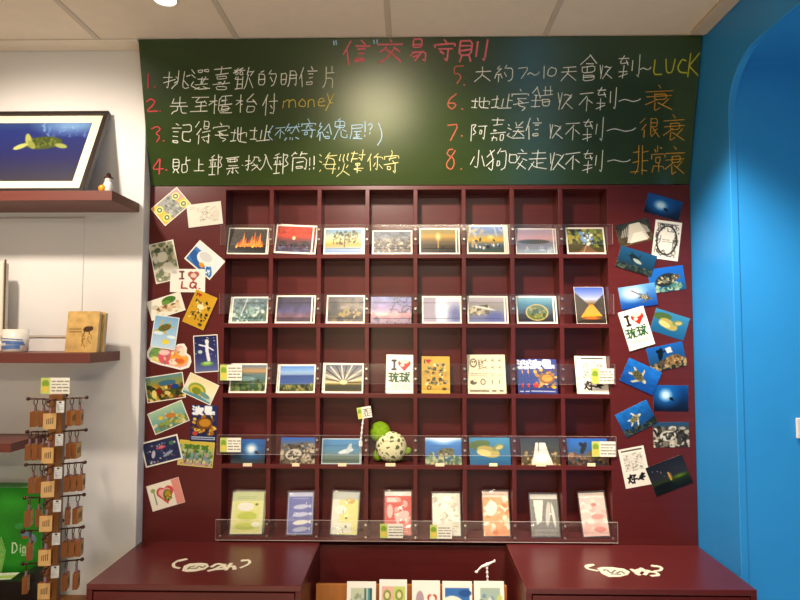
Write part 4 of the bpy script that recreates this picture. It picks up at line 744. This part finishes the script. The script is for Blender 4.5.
cell(3, 'deck', 521, 559.6, 438.2, 'postcard of a white prow with dark bars in the fourth row', G4, 0)
cell(3, 'reef_person', 567.4, 607.8, 438.4, 'postcard of a diver over brown reef at the right end of the fourth row', G4, 0)

# cellophane packets in the bottom row
GP = 'cellophane packets in the bottom row'
def packet_thing(pic, tl, tr, bl, br, yt, yb, label, rear=0):
    Y0 = .008; la = math.radians(17); zb = stop(4)+.0019
    a, b = P(bl, yb, Y0), P(br, yb, Y0); c, d = P(tl, yt, Y0+.035), P(tr, yt, Y0+.035)
    wd = ((b[0]-a[0])+(d[0]-c[0]))/2; ht = (c[2]-zb)/math.cos(la); ro = -math.atan2(((c[0]+d[0])-(a[0]+b[0]))/2, ht)
    for k in range(rear+1):
        t = thing('cellophane_packet', label if k == 0 else ['', 'second packet showing behind the ', 'rearmost packet behind the '][k]+label.split(' in ')[0].replace('packet', 'one'), 'packet', group=GP)
        zo = abs(math.sin(ro))*wd/2
        t.location = ((a[0]+b[0])/2+.0012*k, Y0+.0092*k, zb+zo); t.rotation_euler = (-la, -ro+.012*k, 0)
        me = card_mesh('printed_sheet', wd-.008, ht-.010, PIC[pic], .003, 'bottom', 'print_matte'); s = bpy.data.objects.new('printed_sheet', me); COL.objects.link(s)
        s.parent = t; s.location = (0, 0, .004)
        m = MB(); hw = wd/2; n = 16; J = 9; g = random.Random(len(pic)+k); v = []
        for i in range(n+1):                             # a loose crinkled film
            for j in range(J):
                v.append((-hw+wd*j/(J-1), -.0012-.0024*g.random()*(0 < j < J-1), ht*i/n))
        fs = [(i*J+j, i*J+j+1, (i+1)*J+j+1, (i+1)*J+j) for i in range(n) for j in range(J-1)]; nb = len(v)
        v += [(-hw, .0036, 0), (hw, .0036, 0), (hw, .0036, ht), (-hw, .0036, ht)]
        fs += [(nb+1, nb, nb+3, nb+2), [nb]+[i*J for i in range(0, n+1)]+[nb+3], [nb+2]+[i*J+J-1 for i in range(n, -1, -1)]+[nb+1]]
        m.add(v, fs, 0, False); m.build('clear_sleeve', M['film'], t)
packet_thing('p_lime', 232.6, 264.4, 227.4, 263.6, 491.2, 537, 'lime green packet in the bottom left pigeonhole', 2)
packet_thing('p_whale', 288.2, 313.6, 284.4, 314, 491.2, 538, 'violet packet with pale whales in the bottom row')
packet_thing('p_yellow', 332.4, 359.6, 328.8, 358, 491.6, 537, 'pale yellow packet with small dots in the bottom row', 1)
packet_thing('p_red', 384, 412, 382.8, 413, 490.4, 538, 'red patterned packet in the bottom row')
packet_thing('p_white', 431.6, 460.4, 431.2, 462.4, 492, 539, 'white shiny packet in the bottom row')
packet_thing('p_orange', 481, 509.5, 483.2, 511.2, 490.4, 540, 'orange packet in the bottom row')
packet_thing('p_grey', 528.2, 558.5, 532, 560.6, 493, 541, 'grey packet with pale upright shapes in the bottom row')
packet_thing('p_pink', 577.4, 605, 583, 611.2, 492, 541, 'pale pink packet in the bottom right pigeonhole')

# price labels on the strips, little tags on the fourth shelf
for k, (x0, y0, x1, y1, lb) in enumerate([(220, 364.7, 242, 380.4, 'price label on the left end of the third acrylic strip'), (591.6, 368.6, 614, 383.6, 'price label on the right end of the third acrylic strip'),
        (220, 437.8, 241, 452, 'price label on the left end of the fourth acrylic strip'), (592, 441.5, 615.5, 456.7, 'price label on the right end of the fourth acrylic strip'),
        (380, 524, 403, 538, 'price label in front of the red patterned packet'), (430, 525, 452, 538.6, 'price label in front of the white shiny packet')]):
    a, b = P(x0, y1, -.0072), P(x1, y0, -.0072)
    o = card_obj('price_label', b[0]-a[0], b[2]-a[2], label_pic(700+k), .0005, 'center', 'print_matte'); o.location = ((a[0]+b[0])/2, -.0072, (a[2]+b[2])/2)
    tag(o, 'small green and white '+lb, 'label', 'price labels on the acrylic strips')
tagn = ['blue diver card', 'grey sand turtle card', 'white gliding shape card', 'plush turtle', 'green reef card', 'yellow bellied turtle card', 'white prow card', 'brown reef diver card']
for k, (x0, x1) in enumerate([(243, 252), (292, 299.5), (338, 346.5), (385.5, 395.5), (435.4, 444.4), (489.2, 497.4), (536, 546), (587.4, 595.4)]):
    a, b = P(x0, 466.4, -.002), P(x1, 463.2, -.002)
    o = MB().box((-(b[0]-a[0])/2, -.0012, 0), ((b[0]-a[0])/2, .0012, b[2]-a[2])).build('shelf_tag', M['cream'], bevel=.0004); o.location = ((a[0]+b[0])/2, -.0016, a[2])
    tag(o, 'tiny cream shelf tag under the '+tagn[k], 'tag', 'cream tags on the fourth shelf')

# plush turtle
sc = P(391.2, 449, .04); zt = stop(3)
pt = thing('plush_turtle', 'green plush turtle with a cream netted shell sitting in the fourth row', 'plush toy', (sc[0], .038, zt+.0006))
R3 = Matrix.Rotation(math.radians(18), 3, 'X')
m = MB(); m.ell((0, 0, .0525), (.0535, .033, .0515), 28, 18); m.build('shell', M['shell'], pt)
m = MB(); m.ell((-.0385, .012, .1005), (.036, .028, .036), 22, 14, M3=Matrix.Rotation(math.radians(-30), 3, 'Y')); m.ell((-.052, .0, .088), (.017, .018, .015), 14, 10); m.build('head', M['green_fleece'], pt)
MB().ell((.0570, .006, .038), (.0135, .012, .0125), 16, 10).build('flipper', M['green_fleece'], pt)
MB().ell((-.047, .01, .022), (.016, .014, .020), 14, 10).build('flipper', M['green_fleece'], pt)
MB().ell((.020, .012, .0145), (.022, .018, .0135), 14, 10).build('flipper', M['green_fleece'], pt)

# memo clip with its sign on the fourth strip
def clip(name, label, base, top, rows, mat_):
    t = thing(name, label, 'memo clip', base); b = Vector(base); d = Vector(top)-b
    m = MB(); n = 5
    for i in range(n): m.cyl(d*(i/n), d*((i+.82)/n), .0030, .0024, 10); m.ell(d*((i+.9)/n), (.0042,)*3, 10, 8)
    m.build('stem', M[mat_], t); return t
b0, b1 = P(360.6, 442, -.0015), P(363.2, 418.5, .003)
ck = clip('memo_clip', 'clear jointed memo clip holding a small sign above the fourth row strip', b0, b1, 5, 'white_plastic')
MB().box((-.006, -.0018, -.014), (.006, .0014, .004)).build('clamp', M['white_plastic'], ck, .0006)
MB().box((b1[0]-b0[0]-.009, b1[1]-b0[1]-.002, b1[2]-b0[2]), (b1[0]-b0[0]+.009, b1[1]-b0[1]+.003, b1[2]-b0[2]+.009)).build('jaw', M['white_plastic'], ck, .001)
s0 = P(364.4, 412.6, -.003)
o = card_obj('sign_card', .0475, .038, label_pic(720).e(38, 20, 7, 12, '#8a8470').e(38, 22, 3, 8, '#f0ebdc'), .001, 'center', 'print_matte'); o.location = (s0[0], -.0015, s0[2]); o.rotation_euler = (0, math.radians(-9), 0)
tag(o, 'small tilted white and green sign held up by the memo clip', 'sign')

# ================================================================== CARD RACK IN THE LOWER GAP
YR = -.150; rx0, rx1 = P(316, 590, YR)[0], P(507, 590, YR)[0]; rz = P(400, 585.2, YR)[2]
rk = thing('card_rack', 'orange wooden card rack on the low counter between the base cabinets', 'rack', ((rx0+rx1)/2, YR, LOWZ)); hw = (rx1-rx0)/2; hz = rz-LOWZ
MB().box((-hw, 0, .0), (hw, .012, hz)).build('back_board', M['wood'], rk, .001)
MB().box((-hw, -.080, .0), (hw, -.0005, hz-.135)).build('base', M['wood'], rk, .001)
MB().box((-hw, -.088, .0), (hw, -.0805, hz-.105)).build('front_lip', M['wood'], rk, .001)
rl = ['with blue green stripes, leftmost', 'with two round eyes, second from left', 'with a pink figure and a red heart, middle', 'with a white shape on blue, fourth from left', 'with a mottled sea picture, rightmost']
for k, (x0, x1, yt) in enumerate([(347, 376, 582), (379.4, 407, 580.2), (412, 440, 581.2), (442.4, 472, 581.8), (474, 504, 581.8)]):
    Y0 = -.215; a, b = P(x0, yt, Y0+.022), P(x1, yt, Y0+.022); zb = LOWZ+hz-.1345
    wd = b[0]-a[0]; zb += .0006; ht = (a[2]-zb)/math.cos(.16)
    o = card_obj('greeting_card', wd, ht, PIC['r%d' % (k+1)], .004, 'bottom', 'print_matte'); o.location = ((a[0]+b[0])/2, Y0, zb); o.rotation_euler = (-.16, 0, 0)
    tag(o, 'white greeting card %s in the wooden rack' % rl[k], 'card', 'greeting cards in the wooden rack')
h0, h1 = P(488, 590, -.168), P(487, 567.5, -.168)
hk = clip('memo_clip', 'empty clear memo clip rising behind the rightmost greeting card', h0, h1, 5, 'white_plastic')
q = [P(x, y, -.168)-h0 for x, y in ((476.5, 571.8), (481.5, 566.5), (487, 564.6), (494.6, 561))]
m = MB(); m.cyl(q[0], q[1], .0024, .0030, 10); m.cyl(q[1], q[2], .0034, .0050, 10); m.cyl(q[2], q[3], .0050, .0024, 10); m.ell(q[0], (.0055, .004, .004), 10, 8); m.ell(q[3], (.003, .003, .005), 10, 8); m.ell(q[2], (.0062, .005, .006), 12, 8)
m.build('jaw', M['white_plastic'], hk)
MB().box((-.005, .0, -.010), (.005, .0165, .014)).build('clamp', M['white_plastic'], hk, .001)

# ================================================================== WALL SHELVES AT THE LEFT
def wall_shelf(label, xr_px, yr_px, xf_px, yf0, yf1):
    xr = P(xr_px, yr_px, YW)[0]; YF = PX(xf_px, (yf0+yf1)/2, xr)[1]
    z1, z0 = P(xf_px-10, yf0, YF)[2], P(xf_px-10, yf1, YF)[2]
    o = MB().box((-1.3, YF-YW+.0003, z0-z1), (0, -.0003, 0)).build('wall_shelf', M['shelf_wood'], bevel=.001); o.location = (xr, YW, z1)
    tag(o, label, 'shelf', 'wall shelves'); return xr, YF, z1
ux, uy, uz = wall_shelf('uppermost red brown wall shelf carrying the framed turtle picture', 139.5, 205, 112, 190.5, 200.3)
lx, ly, lz = wall_shelf('middle red brown wall shelf carrying the mug and notebooks', 120, 356, 90, 353, 363.2)
tx, ty, tz = wall_shelf('short lowest red brown wall shelf behind the keychain stand', 46, 437, 10.5, 443.6, 452.6)

# framed picture leaning on the wall
xr = P(109.5, 111, YW-.02)[0]; yb = PX(82.5, 190, xr)[1]; yb = max(yb, uy+.012); zt_ = P(109.5, 111, YW-.02)[2]
dy, dz = (YW-.024)-yb, zt_-uz-.001; fh = math.hypot(dy, dz); fa = math.atan2(dy, dz); FW = .46
fr = thing('framed_picture', 'dark framed sea turtle photograph leaning on the uppermost wall shelf', 'picture', (xr-FW/2, yb, uz+.0008+.018*math.sin(fa)*0), (-fa, 0, 0))
m = MB(); bw_ = .015
m.box((-FW/2, 0, 0), (FW/2, .018, bw_)); m.box((-FW/2, 0, fh-bw_), (FW/2, .018, fh)); m.box((-FW/2, 0, bw_), (-FW/2+bw_, .018, fh-bw_)); m.box((FW/2-bw_, 0, bw_), (FW/2, .018, fh-bw_))
m.build('frame', M['frame_black'], fr, .0012)
MB().box((-FW/2+bw_, .008, bw_), (FW/2-bw_, .013, fh-bw_)).build('mat_board', M['mat_board'], fr)
pw, ph = FW-2*bw_-.066, fh-2*bw_-.066
tp = Pic(360, 190, cell=2.4).g((0, '#3f5a88'), (30, '#2f3f7e'), (110, '#34366a'), (190, '#4a4650')).e(300, 6, 150, 46, '#7f9fc4', soft=.8).s_(801, 46, (190, 4, 352, 52), 3, 10, ['#9ab8d4', '#5a7ab0', '#6f90c0'], .55, .35)
tp.e(222, 68, 62, 21, '#55602e', -2).s_(802, 40, (172, 56, 268, 80), 3, 6, ['#7a8440', '#3f4a26', '#66703a'], .8).e(284, 78, 22, 7, '#9aa060', 12).e(170, 58, 9, 24, '#a8a868', 150).e(152, 80, 22, 8, '#b4b478', -20).e(186, 74, 20, 8, '#8f9454', 40)
po = bpy.data.objects.new('photograph', card_mesh('photograph', pw, ph, tp, .001, 'bottom')); COL.objects.link(po); po.parent = fr; po.location = (0, .0065, bw_+.033)

# little figurine
fx = P(106.8, 188, uy+.06); fg = thing('figurine', 'tiny white and yellow figurine at the right end of the uppermost shelf', 'figurine', (fx[0], uy+.06, uz+.0005)); fg.scale = (1.15, 1.15, 1.32)
MB().cyl((0, 0, 0), (0, 0, .004), .019, n=20).build('base', M['black'], fg)
MB().lathe((.003, .002, .004), [(.0, 0), (.012, 0), (.0145, .008), (.012, .022), (.009, .028), (0, .029)]).build('body', M['white_plastic'], fg)
MB().ell((-.008, -.009, .0135), (.0105, .0085, .0095), 16, 10).build('ball', M['orange_gloss'], fg)
m = MB(); m.ell((.004, .001, .036), (.010, .009, .009), 16, 10); m.build('head', M['ceramic'], fg)
m = MB(); m.lathe((.004, .001, .040), [(.012, 0), (.012, .002), (.008, .004), (.006, .010), (.002, .014), (0, .0145)]); m.build('hat', M['dark_metal'], fg)

# mug
mx0, mx1 = P(4, 345, ly+.07)[0], P(27, 345, ly+.07)[0]; mr = (mx1-mx0)/2; mh = P(15, 329.4, ly+.07)[2]-lz
mg = thing('mug', 'white mug with blue brushed waves on the middle wall shelf', 'mug', ((mx0+mx1)/2, ly+.07, lz+.0005))
MB().lathe((0, 0, 0), [(0, 0), (mr*.92, 0), (mr, .004), (mr, mh), (mr-.003, mh), (mr-.003, .006), (0, .006)], 32).build('body', M['ceramic'], mg)
m = MB(); m.torus((-mr*.75-.016, .012, mh*.52), .020, .0045, (0.3, 1, 0)); m.build('handle', M['ceramic'], mg)
M['mug_blue'] = mat('mug_blue', '#5a78b0', 0.3, 0.5, 0.15, (60, 60, 200))
m = MB(); cf = lambda u, v, h: ((mr+.0004+h)*math.sin(u), -(mr+.0004+h)*math.cos(u), v)
for z_, wd_, a0, a1 in ((.014, .012, -1.2, .9), (.030, .007, -1.2, 1.2), (.024, .005, -.2, 1.3), (.040, .003, -.9, 1.1)):
    n = 14; U = [a0+(a1-a0)*i/n for i in range(n+1)]; vv = []
    for u in U:
        zz = z_+.0025*math.sin(u*1.4+z_*60); vv += [cf(u, zz-wd_/2, .0003), cf(u, zz+wd_/2, .0003)]
    m.add(vv, [(2*i, 2*i+2, 2*i+3, 2*i+1) for i in range(n)], 0, True)
m.build('painted_waves', M['mug_blue'], mg)

# two kraft notebooks
kp = Pic(105, 128, '#cfab6c', 1.6).n(811, .08).lines(10, 56, 50, 2, 9, '#7a5226', 3, 3).e(70, 56, 15, 9, '#4f3418', -8).e(82, 54, 6, 7, '#4f3418').l([(60, 62), (58, 72)], 3, '#4f3418').l([(76, 62), (76, 72)], 3, '#4f3418').scr(812, 7, (54, 72, 84, 112), 2, '#8a6230', 7)
for k, (x0, x1, y1, lb) in enumerate([(63.6, 97.2, 311.4, 'front kraft notebook with a dark brown animal on its cover on the middle shelf'), (69.5, 103, 312.6, 'rear kraft notebook showing its pale page edge behind the animal cover')]):
    Yb = ly+.055+.022*k; a, b = P(x0, 352, Yb), P(x1, 352, Yb); wd = b[0]-a[0]; ht = (P((x0+x1)/2, y1, Yb+.012)[2]-lz)/math.cos(.1)
    t = thing('notebook', lb, 'notebook', ((a[0]+b[0])/2, Yb, lz+.0006), (-.10, 0, math.radians(-5)), 'kraft notebooks')
    me = card_mesh('front_cover', wd, ht, kp, .0016, 'bottom', 'print_matte'); c = bpy.data.objects.new('front_cover', me); COL.objects.link(c); c.parent = t
    MB().box((-wd/2+.002, .0018, .002), (wd/2-.002, .0125, ht-.002)).build('pages', M['pages'], t)
    MB().box((-wd/2, .0127, 0), (wd/2, .0142, ht)).build('back_cover', M['kraft'], t)

# canvas bag at the very left
cx1 = P(3.2, 300, ly+.10)[0]; cz1 = P(2, 262, ly+.10)[2]
bg = thing('canvas_bag', 'cream canvas bag with a brown edge standing at the left of the middle shelf', 'bag', (cx1-.07, ly+.10, lz+.0005)); bh = cz1-lz
m = MB(); pts = [(-.07, 0), (.07, 0), (.068, bh*.5), (.066, bh), (-.066, bh), (-.068, bh*.5)]
m.prism(pts, lambda u, v, d: (u, d, v), .03); m.build('bag_body', M['canvas'], bg, .004)
m = MB()
for a, b in (((.0735, .003, .004), (.0722, .003, bh*.5)), ((.0722, .003, bh*.5), (.0705, .003, bh+.008))): m.cyl(a, b, .0028, n=8)
m.build('strap', M['strap'], bg)

# ================================================================== TABLE, KEYCHAIN STAND, GREEN BOX AT THE LOWER LEFT
TZ = P(75, 594.3, YW)[2]
tb = thing('display_table', 'wooden display table under the keychain stand beside the left base cabinet', 'table', (-1.40, -.33, FLOOR))
MB().box((-.44, -.29, TZ-FLOOR-.03), (.465, .282, TZ-FLOOR)).build('tabletop', M['wood_dark'], tb, .002)
for sx in (-.41, .435):
    for sy in (-.26, .25): MB().box((sx-.02, sy-.02, 0), (sx+.02, sy+.02, TZ-FLOOR-.0305)).build('leg', M['wood_dark'], tb, .001)

KY = -.28; kc = P(56.2, 450, KY); kz = P(56.2, 394, KY)[2]; KR = math.radians(14)
st = thing('keychain_stand', 'tall square wooden post with ball ended pegs holding wooden keychains', 'stand', (kc[0], KY, TZ+.0005), (0, 0, KR)); SH = kz-TZ
MB().box((-.018, -.018, .0155), (.018, .018, SH)).build('post', M['wood_dark'], st, .001)
MB().box((-.07, -.07, 0), (.07, .07, .015)).build('base', M['wood_dark'], st, .002)
tiers = [P(56.2, 399+32.7*i, KY)[2] for i in range(6)]
dirs = dict(left=(-1, 0), front=(0, -1), right=(1, 0), back=(0, 1))
PEG = .078
def stand_pt(d, r, z):
    x, y = dirs[d][0]*r, dirs[d][1]*r
    return Vector((kc[0]+x*math.cos(KR)-y*math.sin(KR), KY+x*math.sin(KR)+y*math.cos(KR), z))
for i, z in enumerate(tiers):
    for d, (ux_, uy_) in dirs.items():
        m = MB(); zz = z-TZ
        m.cyl((ux_*.0182, uy_*.0182, zz), (ux_*PEG, uy_*PEG, zz+.002), .0024, n=8); m.ell((ux_*PEG, uy_*PEG, zz+.002), (.0056,)*3, 12, 8)
        m.build('peg', M['dark_metal'], st)
# one keychain, then its copies
def make_key():
    t = thing('keychain', 'wooden block keychain', 'keychain'); m = MB(); m.torus((0, 0, -.0075), .0105, .0013, (1, 0, 0)); m.build('key_ring', M['dark_metal'], t)
    m = MB(); m.cyl((0, 0, -.0185), (0, 0, -.034), .0030, .0042, 8); m.build('cord', M['pink_fob'], t)
    b = MB(); w2, d2, h2 = .0068, .0165, .044; z1 = -.0345
    v = [(-w2, -d2, z1-h2), (w2, -d2, z1-h2), (w2, d2, z1-h2), (-w2, d2, z1-h2), (-w2, -d2, z1), (w2, -d2, z1), (w2, d2, z1), (-w2, d2, z1)]
    b.add(v, [(0, 3, 2, 1), (4, 5, 6, 7), (0, 1, 5, 4), (2, 3, 7, 6)], 0); b.add(v, [(1, 2, 6, 5), (3, 0, 4, 7)], 1)
    bl = b.build('wooden_block', [M['wood_edge'], M['wood_pale']], t, .0008)
    m = MB(); g = random.Random(5)
    for k in range(4):
        yy = -.008+.005*k; m.box((w2, yy, z1-.030), (w2+.0004, yy+.0022, z1-.030+g.uniform(.006, .02)))
    e = m.build('engraving', M['strap'], bl); return t
key0 = make_key(); first = [True]
def key(pos, yaw, label):
    if first[0]: t = key0; first[0] = False
    else:
        t = key0.copy(); COL.objects.link(t)
        for ch in key0.children:
            c = ch.copy(); COL.objects.link(c); c.parent = t
            for g in ch.children: d = g.copy(); COL.objects.link(d); d.parent = c
    t.location = pos; t.rotation_euler = (0, 0, yaw); tag(t, label, 'keychain', 'wooden keychains on the stand')
tn = ['top', 'second', 'third', 'fourth', 'fifth', 'bottom']
layout = [dict(left=[.036, .058], front=[.060], right=[.038, .060]), dict(left=[.034, .052, .070], front=[.062], right=[.036, .054]),
          dict(left=[.036, .058], front=[.060], right=[.034, .052, .070]), dict(left=[.040, .066], front=[.062], right=[.036, .062]),
          dict(left=[.060], front=[.062], right=[.034, .052, .070]), dict(left=[.068], front=[.058], right=[.036, .064])]
pw_ = {1: ['only'], 2: ['inner', 'outer'], 3: ['innermost', 'middle', 'outermost']}
for i, lay in enumerate(layout):
    for d, rs in lay.items():
        for k, r in enumerate(rs):
            yaw = KR+{'left': math.pi, 'front': -math.pi/2, 'right': 0}[d]+random.uniform(-.22, .22)*(len(rs) < 3)
            pos = stand_pt(d, r, tiers[i]+.002*r/PEG-.0003)
            key(pos, yaw, 'wooden block keychain, %s one on the %s peg, %s tier of the stand' % (pw_[len(rs)][k], d, tn[i]))
for i, z in enumerate(tiers):
    m = card_obj('price_tag', .021, .034, Pic(21, 34, '#e9e6e0', 1.0).lines(4, 5, 18, 5, 5, '#6a6a70', 30+i, 1.3).r(8, 2, 13, 6, '#3a3a40'), .0006, 'center', 'print_matte')
    px_, py_ = .0125, -.0190; m.location = (kc[0]+px_*math.cos(KR)-py_*math.sin(KR), KY+px_*math.sin(KR)+py_*math.cos(KR), z-.021); m.rotation_euler = (0, 0, KR)
    tag(m, 'small white price tag on the post at the %s tier of keychains' % tn[i], 'tag', 'price tags on the keychain stand')
sp = P(55.2, 384.6, KY); o = card_obj('price_card', .083, .047, label_pic(730), .0016, 'bottom', 'print_matte'); o.location = (sp[0], KY, kz+.0004); o.rotation_euler = (0, 0, math.radians(3))
tag(o, 'yellow and white price card standing on top of the keychain post', 'sign')

# green printed box
GY = -.165; gx1 = P(42, 530, GY)[0]; gz1 = P(20, 487.4, GY)[2]; gh = gz1-TZ-.0006; gw = .30
gb = thing('printed_box', 'bright green printed box with a dinosaur head behind the keychain stand', 'box', (gx1-gw/2, GY, TZ+.0005))
mmx = lambda px: gw*1000-(42-px)*(gw*1000/ (42-(-48.)))*1.0
sx_ = (P(42, 530, GY)[0]-P(0, 530, GY)[0])/42*1000
X_ = lambda px: gw*1000-(42-px)*sx_
Y_ = lambda py: (py-487.4)*sx_
gp = Pic(gw*1000, gh*1000, cell=2.0).g((0, '#2f8a2a'), (40, '#46a23c'), (160, '#3c9a34'), (gh*1000, '#2f8a2a')).n(821, .1, 8)
for k in range(5): gp.l([(X_(-1+k*.8), Y_(572)), (X_(1.5+k*1.2), Y_(536+k*3))], 3, '#bcd98a', .8)
gp.e(X_(26), Y_(532.5), 17, 11, '#7f95a8', 10).e(X_(33), Y_(537), 11, 15, '#8a9cae', -20).e(X_(22.4), Y_(531), 7, 5, '#5a3a3c').e(X_(25), Y_(536), 9, 4, '#c0663a').e(X_(29), Y_(530), 3, 2.5, '#22262a').e(X_(19), Y_(525), 14, 9, '#5aa86a', -20, a=.7)
gp.t('D', X_(12.4), Y_(541.5), 6.2*sx_, 10*sx_, 3.4, '#e4f0d8').t('inny', X_(19.2), Y_(543), 3.6*sx_, 8*sx_, 3, '#e4f0d8').t('ZOO', X_(22), Y_(550), 3.6*sx_, 3.6*sx_, 2.2, '#cfe2c0')
me = card_mesh('printed_front', gw, gh, gp, .002, 'bottom'); c = bpy.data.objects.new('printed_front', me); COL.objects.link(c); c.parent = gb
M['green_card'] = mat('green_card', '#2f8a2a', .45, .4, .05)
MB().box((-gw/2, .0022, 0), (gw/2, .06, gh)).build('box_body', M['green_card'], gb, .001)
# black tray with a leaflet
BX0, BX1 = gx1-.36, P(39, 590, -.215)[0]; bz = P(12, 580, -.235)[2]; bz2 = P(30, 572.5, -.235)[2]
bt = thing('display_tray', 'black display tray in front of the green box at the lower left', 'tray', ((BX0+BX1)/2, -.21, TZ+.0005)); hw = (BX1-BX0)/2; q = bz-TZ
MB().box((-hw, -.035, 0), (hw, .028, q)).build('tray_body', M['black'], bt, .002)
xb = P(24.5, 575, -.235)[0]-(BX0+BX1)/2
MB().box((xb, -.030, q+.0003), (hw, .026, bz2-TZ)).build('raised_block', M['black'], bt, .002)
lf = thing('leaflet', 'white and green leaflet lying on the black tray at the left edge', 'leaflet', (P(2, 590, -.235)[0]-.05, -.214, bz+.0008), (0, 0, .12))
lp = card_mesh('sheet', .14, .05, Pic(140, 50, '#e9ebdc').r(0, 20, 140, 44, '#a8c46a').lines(10, 8, 130, 2, 6, '#7a8a6a', 9), .0006, 'center', 'print_matte'); c = bpy.data.objects.new('sheet', lp); COL.objects.link(c); c.parent = lf; c.rotation_euler = (-math.pi/2, 0, 0)

# light switch on the side of the blue opening
sw = P(801, 428, OY); hs = (P(801, 418, OY)[2]-P(801, 438.4, OY)[2])/2; x0s = P(795.4, 428, OY)[0]
sl = thing('light_switch', 'white light switch on the blue wall inside the rounded opening', 'light switch', (x0s+hs, OY-.0002, sw[2]))
MB().box((-hs, -.007, -hs), (hs, 0, hs)).build('switch_plate', M['white_plastic'], sl, .002)
MB().box((-hs*.45, -.0095, -hs*.6), (hs*.45, -.0072, hs*.6)).build('rocker', M['white_plastic'], sl, .001)

# recessed lamp in the ceiling, just at the top of the view
lp_ = PZ(165, -1.5, CEIL); dl = thing('ceiling_downlight', 'small round recessed lamp in the ceiling at the very top of the view', 'ceiling light', (lp_[0], lp_[1], CEIL-.0003))
MB().torus((0, 0, -.003), .034, .004, (0, 0, 1), 28, 8).build('trim_ring', M['white_plastic'], dl)
lm = bpy.data.materials.new('lamp_glow'); lm.use_nodes = True; lb = lm.node_tree.nodes['Principled BSDF']
lb.inputs['Emission Color'].default_value = (1, .9, .72, 1); lb.inputs['Emission Strength'].default_value = 6
MB().cyl((0, 0, -.0035), (0, 0, -.0005), .030, n=28).build('lamp_lens', lm, dl)
